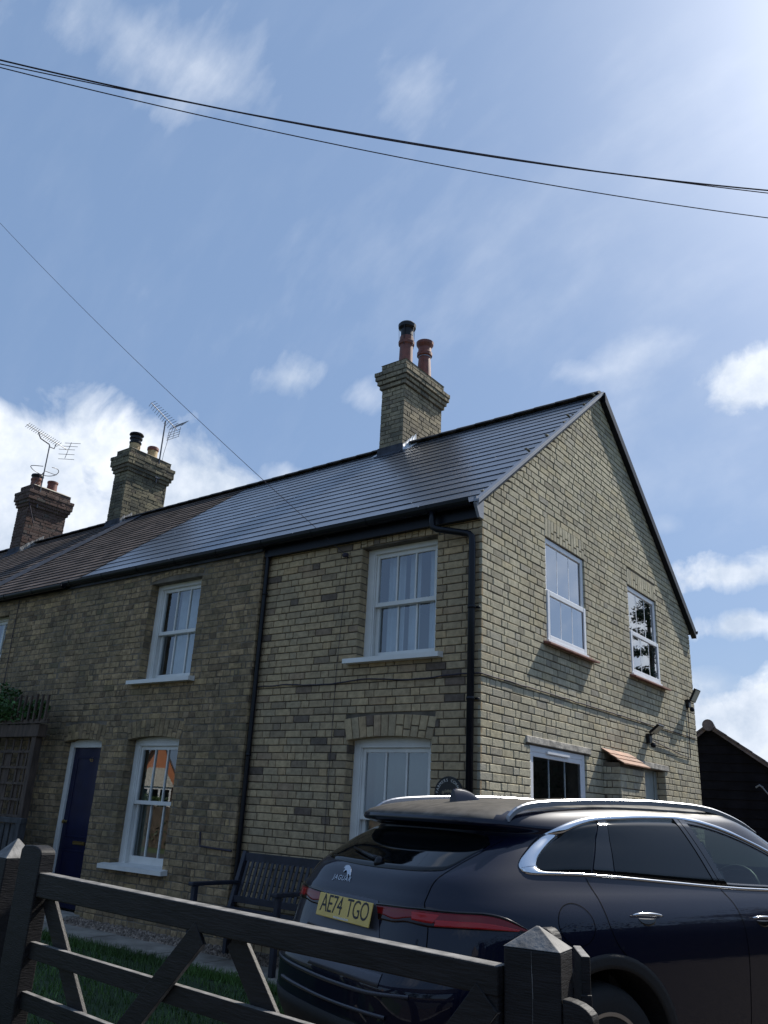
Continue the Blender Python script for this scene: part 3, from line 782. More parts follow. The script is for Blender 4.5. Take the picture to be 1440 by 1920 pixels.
def add_text(mb, txt, size, fn, ext=.001, mi=0, sx=1, bold=0, spacing=1.0):
    vs, fs = text_mesh(txt, size, ext, spacing); b0 = len(mb.v)
    mb.v += [tuple(fn(v.x * sx, v.y, v.z)) for v in vs]
    for f in fs: mb.f.append(tuple(b0 + i for i in f)); mb.m.append(mi)


b = MB(); add_text(b, '45', .085, lambda x, y, z: (d0 + .4 + x, yb + .028 - z, 2.05 + y), .003); b.build('door_number', M['brass'], door)

# --- gable windows (upvc, lower light opening outwards)


def gable_window(y0, y1, z0, z1, zt, split, name='window', glass='glass_bright', sill='tile', curtain=None):
    xf = -.022; f = MB(); w_ = .06
    f.box(xf - .06, xf, y0 + .001, y0 + w_, z0, z1); f.box(xf - .06, xf, y1 - w_, y1 - .001, z0, z1)
    f.box(xf - .058, xf - .002, y0 + w_, y1 - w_, z1 - w_, z1); f.box(xf - .058, xf - .002, y0 + w_, y1 - w_, z0, z0 + w_)
    if zt: f.box(xf - .058, xf - .002, y0 + w_, y1 - w_, zt - .03, zt + .03)
    w = f.build(name, M['white_plastic'], H1, bevel=.005)
    if zt:       # the opening light stands a little proud
        c = MB(); s = .058; a0, a1, c0, c1 = y0 + .018, y1 - .018, z0 + .02, zt + .012
        for q in ((a0, a0 + s, c0, c1), (a1 - s, a1, c0, c1)): c.box(xf + .001, xf + .028, *q)
        for q in ((c0, c0 + s), (c1 - s, c1)): c.box(xf + .002, xf + .027, a0 + s, a1 - s, *q)
        c.build('casement', M['white_plastic'], w, bevel=.006)
        panes = [((a0 + s, a1 - s), (c0 + s, c1 - s), xf + .012), ((y0 + w_, y1 - w_), (zt + .03, z1 - w_), xf - .02)]
    else:
        panes = [((y0 + w_ + .04, y1 - w_ - .04), (z0 + w_, z1 - w_ - .045), xf - .014)]
        c = MB(); s = .045; c0, c1 = z0 + w_, z1 - w_
        for q in ((y0 + w_, y0 + w_ + s), (y1 - w_ - s, y1 - w_)): c.box(xf - .03, xf - .004, *q, c0, c1)
        c.box(xf - .029, xf - .005, y0 + w_ + s, y1 - w_ - s, c1 - s, c1); c.build('casement', M['white_plastic'], w, bevel=.005)
        c = MB(); c.box(xf, xf + .022, y0 + .38, y1 - .42, z1 - .062, z1 - .03); c.build('trickle_vent', M['white_plastic'], w, bevel=.005)
    for (a, e), (c_, d_), x in panes:
        g = MB(); g.face([(x, a, c_), (x, e, c_), (x, e, d_), (x, a, d_)]); g.build('pane', M[glass], w)
        for k in range(1, split):
            yy = a + (e - a) * k / split
            q = MB(); q.box(x - (.006 if zt else .014), x + (.002 if zt else -.004), yy - (.006 if zt else .009), yy + (.006 if zt else .009), c_, d_); q.build('glazing_bar', M['white_plastic'], w)
        q = MB(); q.box(x - .004, x + .0015, e - .014, e, c_, d_); q.build('glass_seal', M['spacer'], w)
    if sill == 'tile':
        q = MB(); q.prism([(-.03, y0 - .09, z0 - .002), (.085, y0 - .09, z0 - .03), (.085, y0 - .09, z0 - .052), (-.03, y0 - .09, z0 - .03)], (0, y1 - y0 + .26, 0)); q.build('sill', M['brick_sill'], w, bevel=.004)
        q = MB(); q.box(-.03, .022, y0, y1, z0 - .002, z0 + .018); q.build('sill_trim', M['white_plastic'], w)
    if curtain:
        rows = []
        for z in (z0, z1): rows.append([(-.2 + .02 * math.sin(i * .9), y0 + (y1 - y0) * i / 60, z) for i in range(61)])
        q = MB(); q.grid(rows); q.build('curtain', M['curtain'], w, smooth=True)
    return w


gable_window(*GW1, 3.965, 3); gable_window(*GW2, 4.0, 3); gable_window(GW3[0], GW3[1], GW3[2], GW3[3], None, 3, glass='glass', sill='none')
b = MB(); b.box(-.1, .012, .875, 2.405, 2.313, 2.382); b.build('lintel', M['stone'], H1, bevel=.006)
b = MB(); b.box(-.1, .014, 3.835, 4.945, 2.296, 2.368); b.build('lintel', M['stone'], H1, bevel=.006)
b = MB(); b.box(-.19, -.14, GD[0], GD[1], .25, 2.29); b.box(-.139, -.12, GD[0] + .001, GD[0] + .08, .25, 2.28); b.box(-.139, -.12, GD[1] - .08, GD[1] - .001, .25, 2.28)
b.box(-.135, -.12, GD[0] + .081, GD[1] - .081, 1.2, 1.28); b.build('side_door', mat('grey green paint', (.30, .34, .33), .45, var=.1), H1, bevel=.003)
# --- projecting brick pier with little clay tiled roof beside the side door
b = MB(); px1 = .205; p0, p1 = 2.74, 3.50
b.box(0.0, px1 - .009, p0 + .009, p1 - .009, .1, 2.26, 1)
bricks(b, (px1, p0, 0), Y, X, 0, p1 - p0, ZB, 2.24, seed=81, jit=.003, wob=.003); bricks(b, (0, p0, 0), X, NY, 0.0, px1, ZB, 2.24, seed=82, corner='u1', jit=.003, wob=.003)
bricks(b, (px1, p1, 0), NX, Y, 0, px1, ZB, 2.24, seed=83, jit=.003)
pier = b.build('brick_pier', [M['gault'], M['mortar']], H1)
b = MB(); r = random.Random(4)
for i in range(3):
    x0_, x1_ = i * .082, i * .082 + .10; yy = p0 - .03
    while yy < p1 + .02:
        ww_ = .168; zz = lambda x: 2.405 - .66 * x
        lift = .012
        b.hexa([(x0_, yy, zz(x0_)), (x0_, yy + ww_ - .004, zz(x0_)), (x1_, yy + ww_ - .004, zz(x1_) + lift), (x1_, yy, zz(x1_) + lift)][::-1],
               [(x0_, yy, zz(x0_) + .014), (x0_, yy + ww_ - .004, zz(x0_) + .014), (x1_, yy + ww_ - .004, zz(x1_) + lift + .014), (x1_, yy, zz(x1_) + lift + .014 + r.uniform(-.002, .002))][::-1]); yy += ww_
b.build('pier_roof', M['clay'], pier)
# --- roof
b = MB(); k = math.sqrt(1 + SLOPE ** 2)
for sgn in (0, 1):
    P = lambda x, y, h: (x, y if not sgn else DEPTH - y, EZ + SLOPE * y + h)
    b.hexa([P(-6.85, -.10, -.05), P(.02, -.10, -.05), P(.02, RY, -.05), P(-6.85, RY, -.05)], [P(-6.85, -.10, 0), P(.02, -.10, 0), P(.02, RY, 0), P(-6.85, RY, 0)])
b.build('roof_deck', M['fascia'], H1)
b = MB(); slates(b, -6.85, .035, -.145, RY, .226, .45, .0095, 5, hooks=1, edge=2); slates(b, -6.85, .035, -.12, RY, .226, .45, .0095, 6, back=True, hooks=1, edge=2)
b.build('roof', [M['slate'], M['lead_bright'], M['edge_shade']], H1)
ridge_tiles(H1, -6.9, .04, 3)
b = MB()
q0, q1 = (-.13, RY), (RY, RY)
b.prism([(.036, -.16, roofz(-.16) - .005), (.036, RY, RZ - .005), (.036, RY, RZ + .0195), (.036, -.16, roofz(-.16) + .0195)], (.02, 0, 0))
b.prism([(.002, -.165, roofz(-.165) + .020), (.002, RY, RZ + .020), (.002, RY, RZ + .044), (.002, -.165, roofz(-.165) + .044)], (.058, 0, 0))
b.build('verge_trim', M['grey_trim'], H1)
b = MB(); b.prism([(.002, DEPTH + .13, roofz(DEPTH + .13) - .11), (.002, RY, RZ - .12), (.002, RY, RZ + .026), (.002, DEPTH + .13, roofz(DEPTH + .13) + .026)], (.075, 0, 0)); b.build('verge_board', M['fascia'], H1)
b = MB(); b.box(-2.92, -.012, -.075, -.045, 4.355, 4.545); b.box(-2.92, -.012, -.045, -.001, 4.36, 4.375); b.build('fascia', M['fascia'], H1)
b = MB(); b.box(-6.9, -2.921, YL - .035, YL - .012, 4.42, 4.545); b.build('fascia', M['fascia_grey'], H1)
b = MB(); b.prism([(-.011, -.003, 4.35), (-.011, -.003, 4.60), (-.011, -.15, 4.545), (-.011, -.15, 4.47), (-.011, -.08, 4.35)], (.03, 0, 0)); b.build('box_end', M['grey_trim'], H1)
b = MB(); half_gutter(b, -6.95, -.03, -.162, 4.515); b.build('gutter', M['black_plastic'], H1)
b = MB(); half_gutter(b, -6.95, .08, DEPTH + .16, 4.515); b.build('gutter', M['black_plastic'], H1)
b = MB(); b.tube([(-.485, -.162, 4.47), (-.485, -.162, 4.36), (-.475, -.158, 4.30), (-.43, -.15, 4.275), (-.16, -.075, 4.215), (-.11, -.065, 4.20), (-.08, -.06, 4.17), (-.075, -.06, 4.10), (-.073, -.06, .3)], .034, 16)
for z in (3.45, 2.60, 1.2): b.tube([(-.073, -.06, z), (-.073, -.06, z + .03)], .04, 16); b.box(-.04, .0, -.035, -.02, z + .005, z + .025)
b.build('downpipe', M['black_plastic'], H1, smooth=True)
b = MB(); b.tube([(-2.885, -.05, 4.5), (-2.885, -.05, 4.3), (-2.89, -.045, 4.2), (-2.885, -.045, .9), (-2.885, -.045, .25)], .026, 12)
for z in (3.9, 2.1): b.tube([(-2.885, -.045, z), (-2.885, -.045, z + .03)], .032, 12)
b.build('downpipe', M['black_plastic'], H1, smooth=True)
# chimney
c1 = chimney(H1, -3.64, -3.18, 2.88, 3.98, 6.6, 8.16, 8.47, 8.62, 'chimney_brick', 100)
cx = -3.40
pot(c1, cx, 3.17, 8.62, [(.125, 0), (.118, .1), (.112, .47), (.135, .48), (.14, .53), (.12, .55), (.118, .63), (.1, .64)], 'terracotta')
b = MB(); b.lathe((cx, 3.17, 9.24), [(.10, 0), (.105, .04), (.105, .16), (.15, .19), (.155, .25), (.13, .28), (.02, .3)], 24)
for a in range(6): b.bar((cx + .125 * math.cos(a), 3.17 + .125 * math.sin(a), 9.06), (cx + .145 * math.cos(a), 3.17 + .145 * math.sin(a), 9.46), .012, .004)
b.build('chimney_cowl', M['black_metal'], c1, smooth=False)
pot(c1, cx, 3.72, 8.62, [(.135, 0), (.13, .1), (.105, .5), (.105, .53), (.135, .54), (.135, .6), (.118, .62), (.115, .7), (.15, .76), (.155, .81), (.12, .82), (.1, .80)], 'terracotta')
b = MB(); b.lathe((cx, 3.72, 9.125), [(.11, 0), (.113, .0), (.113, .012), (.11, .012)], 24); b.build('pot_band', M['alu'], c1)

# =================================================================== NEIGHBOURS
H2 = root('brick_house', (-8.5, RY, .24), 'sooty brick mid terrace house with brown tiled roof behind the ivy trellis', 'house', 'houses of the terrace')
NWIN = (-9.47, -8.49, 3.0, 4.22)
b = MB(); bricks(b, o_, X, NY, -10.2, -6.86, ZB, 4.40, [NWIN], 91, 'u1', seam='u1', **OLD); core(b, o_, X, NY, -10.2, -6.85, .1, 4.46, [NWIN], th=.33, mi=1, face=-.005)
reveal(b, o_, X, NY, NWIN[1], -1, NWIN[2], NWIN[3], .2, 92)
b.box(-10.2, -6.86, DEPTH - .2, DEPTH, .1, 4.44, 1)
b.build('front_wall', [M['old_brick'], M['mortar_dark']], H2)
sash_window(H2, *NWIN, YL, .02, 'full')


def tiled_roof(H, x0, x1, seed):
    b = MB()
    for sgn in (0, 1):
        P = lambda x, y, h: (x, y if not sgn else DEPTH - y, EZ + SLOPE * y + h)
        b.hexa([P(x0, -.10, -.05), P(x1, -.10, -.05), P(x1, RY, -.05), P(x0, RY, -.05)], [P(x0, -.10, 0), P(x1, -.10, 0), P(x1, RY, 0), P(x0, RY, 0)])
    b.build('roof_deck', M['fascia'], H)
    b = MB(); slates(b, x0, x1, -.18, RY, .175, .21, .014, seed, edge=1); b.build('roof', [M['tile'], M['edge_shade']], H); ridge_tiles(H, x0, x1, seed)
    b = MB(); b.box(x0, x1, YL - .035, YL - .012, 4.43, 4.54); b.build('fascia', M['fascia'], H)
    b = MB(); half_gutter(b, x0, x1 - .06, -.21, 4.475, .055); b.build('gutter', M['black_plastic'], H)


tiled_roof(H2, -10.2, -6.853, 12)
b = MB(); b.prism([(-10.42, -.12, roofz(-.12) + .032), (-9.96, -.12, roofz(-.12) + .032), (-9.96, RY - .02, RZ + .032), (-10.42, RY - .02, RZ + .032)], (0, 0, .012)); b.build('lead_strip', M['lead'], H2)
H3 = root('brick_house', (-12, RY, .24), 'terrace house with brown tiles and a green stained chimney with buff pots', 'house', 'houses of the terrace')
b = MB(); bricks(b, o_, X, NY, -13.9, -10.21, ZB, 4.40, [], 93, 'u1', **OLD); core(b, o_, X, NY, -13.9, -10.201, .1, 4.46, [], th=.33, mi=1); b.box(-13.9, -10.21, DEPTH - .2, DEPTH, .1, 4.44, 1)
b.build('front_wall', [M['old_brick'], M['mortar_dark']], H3)
tiled_roof(H3, -13.9, -10.203, 13)
c2 = chimney(H3, -11.03, -10.57, 2.93, 3.99, 6.6, 8.23, 8.60, 8.75, 'chimney_dark', 140, 'mortar_dark')
pot(c2, -10.8, 3.16, 8.77, [(.125, 0), (.12, .22), (.105, .23), (.1, .3)], 'cream_pot')
b = MB(); b.lathe((-10.8, 3.16, 9.0), [(.13, 0), (.135, .03), (.115, .05), (.115, .09), (.14, .11), (.14, .14), (.11, .155), (.11, .18), (.16, .21), (.15, .24), (.02, .26)], 24); b.build('chimney_cowl', M['black_metal'], c2)
pot(c2, -10.8, 3.64, 8.77, [(.115, 0), (.112, .26), (.10, .27)], 'cream_pot')
b = MB(); b.lathe((-10.8, 3.64, 9.01), [(.118, 0), (.13, .02), (.13, .07), (.115, .09), (.08, .08)], 24); b.build('pot_rim', M['terracotta'], c2)
H4 = root('brick_house', (-17, RY, .24), 'farthest terrace house, brown tiles and a red brick chimney with two red pots', 'house', 'houses of the terrace')
b = MB(); bricks(b, o_, X, NY, -20, -13.91, ZB, 4.40, [], 94, 'u1', **OLD); core(b, o_, X, NY, -20, -13.901, .1, 4.46, [], th=.33, mi=1); b.box(-20, -13.91, DEPTH - .2, DEPTH, .1, 4.44, 1)
b.prism([(-20, YL, 4.44), (-20, DEPTH, 4.44), (-20, RY, RZ - .06)], (.2, 0, 0), 1)
b.build('front_wall', [M['old_brick'], M['mortar_dark']], H4)
tiled_roof(H4, -20, -13.903, 14)
c3 = chimney(H4, -14.53, -14.06, 2.73, 3.73, 6.5, 8.04, 8.40, 8.55, 'red_brick', 180, 'mortar_dark')
pot(c3, -14.3, 2.93, 8.57, [(.13, 0), (.125, .17), (.14, .18), (.14, .22), (.12, .24)], 'terracotta_old')
b = MB(); b.lathe((-14.3, 2.93, 8.8), [(.12, 0), (.13, .04), (.15, .06), (.14, .10), (.02, .13)], 20); b.build('chimney_cowl', M['black_metal'], c3)
pot(c3, -14.3, 3.35, 8.57, [(.125, 0), (.115, .24), (.13, .25), (.13, .29), (.11, .3)], 'terracotta')

# =================================================================== AERIALS
a1 = root('tv_aerial', (-10.55, 3.68, 9.05), 'large cross element television aerial strapped beside the buff pots of the green stained chimney', 'aerial')
b = MB(); b.tube([(-10.53, 3.66, 8.2), (-10.53, 3.66, 9.72)], .016, 10); b.box(-10.56, -10.5, 3.6, 3.72, 8.3, 8.33); b.box(-10.56, -10.5, 3.6, 3.72, 8.6, 8.63); b.build('mast', M['dull_steel'], a1)
pa, pb = Vector((-10.53, 3.21, 9.98)), Vector((-10.53, 4.0, 9.64)); dd = (pb - pa).normalized(); nn = Vector((0, -dd.z, dd.y))
b = MB(); b.tube([pa, pb], .009, 8); b.build('boom', M['dull_steel'], a1)
b = MB()
for i in range(12):
    c = pa + (pb - pa) * (i / 13); s = .075 + .003 * i
    for sg in (1, -1):
        b.tube([c - (X + nn * .8 * sg) * s + dd * .03, c, c + (X + nn * .8 * sg) * s + dd * .03], .0055, 6)
b.build('elements', M['dull_steel'], a1)
b = MB(); c = pb - dd * .05
for s1 in (1, -1):
    cen = c + nn * .02 * s1
    fr = [cen, cen + dd * .08 + nn * .24 * s1]
    for t in (.25, .5, .75, 1.0):
        q = fr[0] + (fr[1] - fr[0]) * t; b.tube([q - X * .22, q + X * .22], .005, 6)
    for xx in (-.2, 0, .2): b.tube([fr[0] + X * xx, fr[1] + X * xx], .005, 6)
b.build('reflector', M['dull_steel'], a1)
b = MB(); b.tube([pb - dd * .1, (-10.5, 3.78, 9.3), (-10.5, 3.72, 8.9), (-10.52, 3.7, 8.2)], .005, 6); b.build('aerial_lead', M['wire'], a1)
a2 = root('tv_aerial', (-14.05, 2.92, 8.1), 'slender television aerial on a cranked mast above the red brick chimney', 'aerial')
b = MB(); b.tube([(-14.02, 2.92, 8.0), (-14.02, 2.92, 9.63), (-14.02, 2.9, 9.66), (-14.02, 2.66, 9.72), (-14.02, 2.60, 9.80), (-14.02, 2.58, 9.86)], .015, 10); b.tube([(-14.02, 2.92, 9.6), (-14.02, 3.05, 9.6), (-14.02, 3.08, 9.74)], .013, 8); b.build('mast', M['dull_steel'], a2)
pa, pb = Vector((-14.02, 2.25, 9.93)), Vector((-14.02, 3.42, 9.70)); dd = (pb - pa).normalized(); nn = Vector((0, -dd.z, dd.y))
b = MB(); b.tube([pa, pb], .010, 8); b.build('boom', M['alu'], a2)
b = MB()
for i in range(17):
    c = pa + (pb - pa) * (.02 + .8 * i / 17); b.tube([c - X * .09 - nn * .035, c + X * .09 + nn * .035], .006, 6)
b.build('elements', M['dull_steel'], a2)
b = MB()
for i in range(5):
    q = pb - dd * .04 + nn * (-.24 + .12 * i) + dd * .04 * abs(i - 2)
    b.tube([q - X * .2 - dd * .1, q + X * .2 + dd * .1], .006, 6)
b.tube([pb + nn * -.24, pb, pb + nn * .24], .007, 6); b.build('reflector', M['dull_steel'], a2)
b = MB(); b.tube([(-14.02 + .32 * math.cos(t), 2.92 + .32 * math.sin(t), 8.98 + .03 * math.sin(2 * t)) for t in [R(12 * i) for i in range(28)]], .009, 8); b.tube([(-14.02, 2.92, 8.96), (-14.02, 3.24, 8.96)], .008, 6); b.build('radio_loop', M['dull_steel'], a2)
b = MB(); b.tube([(-14.0, 2.9, 8.9), (-14.0, 2.72, 8.55), (-14.02, 2.70, 8.1), (-14.0, 2.9, 7.6)], .012, 8); b.build('aerial_lead', M['wire'], a2)

# =================================================================== WIRES
def wire(name, a, d, co, t0, t1, r, label, twist=None):
    b = MB(); P = []
    for i in range(81):
        t = t0 + (t1 - t0) * i / 80; z = co[0] * t * t + co[1] * t + co[2]
        P.append((a[0] + d[0] * t, a[1] + d[1] * t, z))
    b.tube(P, r, 8); return tag(b.build(name, M['wire'], smooth=True), label, 'cable', 'overhead cables')


wire('overhead_cable', (-1.644, -4.678), (.6913, .7226), (.01391, -.09164, 7.0032), -6, 14, .0064, 'thickest overhead cable, uppermost of the three crossing the sky')
wire('overhead_cable', (-1.663, -4.668), (.6903, .7236), (.00939, -.05952, 6.985), -6, 14, .0044, 'thin overhead cable running just under the thickest one')
wire('overhead_cable', (-1.711, -4.641), (.6641, .7476), (.01092, -.07415, 7.0033), -6, 14, .0044, 'lowest of the three overhead cables crossing the sky')
b = MB(); P0, P1 = Vector((-1.69, -.02, 4.215)), Vector((-16.5, 1.49, 16.49)); P0b = Vector((-1.69, -.03, 4.215))
P1 = CAM + Vector((-.76964, .30381, .56156)) * 17.0
P = [P0b + (P1 - P0b) * (i / 40) - Vector((0, 0, .10 * 4 * (i / 40) * (1 - i / 40))) for i in range(41)]
b.tube(P, .0036, 6); b.lathe((-1.69, -.05, 4.215), [(.02, -.03), (.028, 0), (.02, .03)], 12, ax=(1, 0, 0)); b.tube([(-1.69, .0, 4.2), (-1.69, -.05, 4.215)], .008, 6)
tag(b.build('service_cable', M['wire']), 'single thin cable slanting down to the hook beside the upper front window', 'cable')
b = MB(); P = []
r = random.Random(2)
for i in range(30): P.append((-2.88 + 2.87 * i / 29, -.018 if i < 29 else -.02, 2.842 + r.uniform(-.006, .006) + .012 * math.sin(i * .5)))
P.append((.011, -.012, 2.845))
for i in range(1, 50): P.append((.009, 6.25 * i / 49, 2.848 + r.uniform(-.004, .004)))
b.tube(P, .0065, 8); tag(b.build('wall_cable', M['wire'], smooth=True), 'black cable clipped along the brickwork and round the corner below the upper windows', 'cable')
b = MB(); b.tube([(-1.69, -.012, 4.2), (-1.71, -.012, 3.6), (-1.74, -.012, 3.0), (-1.745, -.012, 2.0), (-1.75, -.012, 1.2)], .0025, 6); tag(b.build('wall_cable', M['wire']), 'thin cable running straight down the front wall from the hook', 'cable')
b = MB(); b.tube([(-8.24, YL - .015, 4.42), (-8.23, YL - .015, 3.8), (-8.20, YL - .015, 3.2), (-8.22, YL - .015, 2.7)], .006, 6); tag(b.build('wall_cable', M['wire']), 'thin cable dropping down the sooty wall above the ivy', 'cable')
b = MB(); b.tube([(-2.93, YL - .015, 1.14), (-3.2, YL - .02, 1.15), (-3.42, YL - .02, 1.16), (-3.44, YL - .02, 1.30)], .010, 8); tag(b.build('wall_cable', M['wire']), 'short bent cable on the sooty wall beside the bench', 'cable')

# =================================================================== FLOODLIGHTS
def floodlight(y, z, tilt, label, big):
    t = root('floodlight', (0, y, z), label, 'security light', 'security lights on the gable')
    b = MB(); b.box(.0, .05, y - .05, y + .05, z - .1, z + .02); b.lathe((.075, y, z - .12), [(.0, -.04), (.03, -.03), (.035, 0), (.02, .03)], 14); b.build('sensor', M['black_plastic'], t, bevel=.006)
    b = MB(); b.tube([(.04, y, z), (.09, y + .01, z + .04)], .016, 8); b.build('bracket', M['black_plastic'], t)
    c = Vector((.12, y + .02, z + .08)); a = R(tilt); u = Vector((math.cos(a), 0, math.sin(a))); n = Vector((-math.sin(a), 0, math.cos(a)))
    h = .1 if big else .085
    b = MB(); q = [c - u * h - Y * h * 1.15, c + u * h - Y * h * 1.15, c + u * h + Y * h * 1.15, c - u * h + Y * h * 1.15]
    b.hexa([p - n * .018 for p in q], [p + n * .012 for p in q]); b.build('lamp_housing', M['black_plastic'], t, bevel=.005)
    b = MB(); q = [c + (p - c) * .86 for p in q]; b.hexa([p - n * .0225 for p in q], [p - n * .0185 for p in q]); b.build('lamp_glass', mat('lamp glass', (.55, .52, .42), .25, var=.1), t)


floodlight(4.22, 2.70, 38, 'black floodlight with sensor on the gable above the side door', False)
floodlight(5.95, 3.36, 62, 'black floodlight high on the gable near its back edge', True)
b = MB(); b.tube([(.014, 5.95, 3.26), (.014, 5.93, 2.9), (.014, 5.9, 2.55), (.014, 5.5, 2.56), (.014, 4.3, 2.66)], .006, 6); tag(b.build('wall_cable', M['wire']), 'thin cable hanging from the rear floodlight to the front one on the gable', 'cable')

# =================================================================== PLAQUE
pq = root('house_plaque', (-.315, -.004, 1.79), 'round black house plaque lettered FARMERS CORNER beside the downpipe', 'sign')
PC = Vector((-.315, -.012, 1.785)); PR_ = .152
b = MB(); b.lathe(PC, [(PR_ * .97, .010), (PR_, .006), (PR_, -.004), (PR_ * .97, -.007)][::-1], 48, ax=(0, -1, 0)); b.build('disc', M['plaque'], pq)
b = MB()
txt = 'FARMERS CORNER'; n = len(txt); span = 166
for i, ch in enumerate(txt):
    if ch == ' ': continue
    a = R(90 + span / 2 - span * i / (n - 1)); rr = .118
    ct, st = math.cos(a - math.pi / 2), math.sin(a - math.pi / 2)
    add_text(b, ch, .036, lambda x, y, z: PC + Vector((rr * math.cos(a) + x * ct - y * st, -.0115 - z, rr * math.sin(a) + x * st + y * ct)), .001, sx=.95)
b.build('lettering', M['plaque_ink'], pq)
b = MB(); r = random.Random(9)
for i in range(9):
    x, z = -.055 + .0275 * (i % 5), .012 - .032 * (i // 5) + (.012 if i in (1, 2, 3) else 0)
    b.lathe(PC + Vector((x, -.0105, z)), [(.015, 0), (.013, .002)], 10, ax=(0, -1, 0))
b.box(PC.x - .06, PC.x + .06, PC.y - .012, PC.y - .010, PC.z - .055, PC.z - .04); b.build('picture', M['plaque_sepia'], pq)

# =================================================================== BENCH
def bench():
    x0, x1 = -2.64, -1.55; g = gz(-.4); t = root('garden_bench', ((x0 + x1) / 2, -.45, g), 'dark slatted garden bench with armrests standing against the brick front wall', 'bench')
    m = M['bench_wood']; top = g + .93
    for x in (x0, x1):
        b = MB(); b.bar((x, -.32, g), (x, -.32, g + .42), .05, .05, (0, 1, 0)); b.bar((x, -.32, g + .40), (x, -.17, top), .05, .055, (0, 1, 0)); b.build('back_leg', m, t, bevel=.006)
        b = MB(); b.bar((x, -.80, g), (x, -.80, g + .63), .05, .05, (0, 1, 0)); b.build('front_leg', m, t, bevel=.006)
        b = MB(); b.box(x - .035, x + .035, -.86, -.24, g + .63, g + .665); b.build('armrest', m, t, bevel=.008)
    b = MB()
    for i in range(5): b.box(x0 + .03, x1 - .03, -.80 + i * .095, -.72 + i * .095, g + .41, g + .435)
    b.box(x0 + .03, x1 - .03, -.80, -.775, g + .33, g + .40); b.build('seat', m, t, bevel=.004)
    b = MB(); n = 15
    f = lambda z: -.32 + .15 * (z - .40) / .53
    b.bar((x0, f(.88), g + .88), (x1, f(.88), g + .88), .03, .08, (0, 0, 1)); b.bar((x0, f(.50), g + .50), (x1, f(.50), g + .50), .03, .06, (0, 0, 1))
    for i in range(n):
        x = x0 + .07 + (x1 - x0 - .14) * i / (n - 1); b.bar((x, f(.52), g + .52), (x, f(.86), g + .86), .035, .012, (0, 1, 0))
    b.build('backrest', m, t, bevel=.003)


bench()

# =================================================================== TRELLIS, IVY, FENCE
t = root('trellis_porch', (-7.1, -.4, .23), 'brown timber trellis porch with pointed slat top on the left by the ivy', 'trellis'); m = M['trellis_wood']
g = gz(-.4)
for x in (-6.56, -8.3):
    b = MB(); b.box(x, x + .1, -.45, -.35, g, 2.47); b.build('post', m, t, bevel=.006)
b = MB(); b.box(-8.4, -6.4, -.47, -.345, 2.30, 2.46); b.build('beam', m, t, bevel=.006)
b = MB()
for i in range(16):
    x = -6.25 - i * .135; b.bar((x, -.50, 2.5), (x, -.50, 2.83 + .01 * (i % 3)), .028, .028, (0, 1, 0))
b.box(-8.4, -6.2, -.49, -.46, 2.47, 2.52); b.build('slats', m, t)
b = MB()
for i in range(9): b.box(-8.2, -6.57, -.405, -.392, .5 + i * .2, .53 + i * .2)
for i in range(9): b.box(-6.72 - i * .19, -6.69 - i * .19, -.391, -.378, .35, 2.3)
for i in range(3): b.box(-6.95 - i * .31, -6.80 - i * .31, -.376, -.37, .3, 2.15)
b.build('lattice', m, t)


def leaves(mb, centres, n, size, seed, flat=.0):
    r = random.Random(seed)
    for i in range(n):
        c, rad = r.choice(centres)
        th = r.uniform(0, 6.283); ph = math.acos(r.uniform(-1, 1)); q = r.random() ** .45
        p = Vector(c) + Vector((math.sin(ph) * math.cos(th) * rad[0], math.sin(ph) * math.sin(th) * rad[1], math.cos(ph) * rad[2])) * q
        s = size * r.uniform(.6, 1.3); a = Vector((r.gauss(0, 1), r.gauss(0, 1), r.gauss(0, .7))).normalized(); bb = a.cross(Vector((r.gauss(0, 1), r.gauss(0, 1), r.gauss(0, 1)))).normalized()
        mb.face([p - a * s, p + bb * s * .5, p + a * s, p - bb * s * .5])


iv = root('ivy_plant', (-7.6, -.4, .23), 'dark green ivy spilling over the top of the trellis at the left edge', 'ivy')
b = MB(); leaves(b, [((-7.25, -.45, 2.66), (.32, .22, .16)), ((-7.55, -.5, 2.80), (.5, .28, .24)), ((-8.3, -.45, 2.85), (.5, .3, .3)), ((-6.95, -.42, 2.60), (.35, .12, .14)), ((-6.6, -.44, 2.66), (.3, .06, .13))], 4200, .036, 5); b.build('foliage', M['leaf_ivy'], iv)
b = MB(); b.tube([(-7.9, -.36, .22), (-7.95, -.38, 1.2), (-7.7, -.40, 2.0), (-7.75, -.45, 2.7)], [.03, .025, .02, .01], 8); b.tube([(-7.7, -.4, 2.0), (-7.2, -.43, 2.5), (-6.8, -.44, 2.62)], [.018, .012, .006], 8); b.build('stem', M['bark'], iv)
fn = root('picket_fence', (-6.8, -.7, .22), 'low grey timber fence below the trellis at the far left', 'fence'); m = M['fence_wood']
b = MB()
for i in range(9): b.box(-6.2 - i * .13, -6.11 - i * .13, -.71, -.69, .25, 1.24)
b.build('pickets', m, fn)
b = MB(); b.box(-7.5, -5.95, -.74, -.66, 1.25, 1.31); b.box(-7.5, -6.0, -.69, -.65, .55, .63); b.build('rail', m, fn, bevel=.005)
b = MB(); b.box(-6.05, -5.96, -.745, -.655, .2, 1.25); b.build('post', m, fn, bevel=.006)

# =================================================================== GATE
GA = Vector((-.734, -3.643, 0)); GD_ = Vector((.99674, -.08064, 0)); GN = Vector((-.08064, -.99674, 0))      # GN looks to the road


def gp(s, z, n=0): return GA + GD_ * s + GN * n + Vector((0, 0, z))


def paint_lit_tops(o):  # colours upward faces pale, standing in for sunlight on them
    o.data.materials.append(M['lit_timber'])
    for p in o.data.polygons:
        if p.normal.z > .45: p.material_index = 1


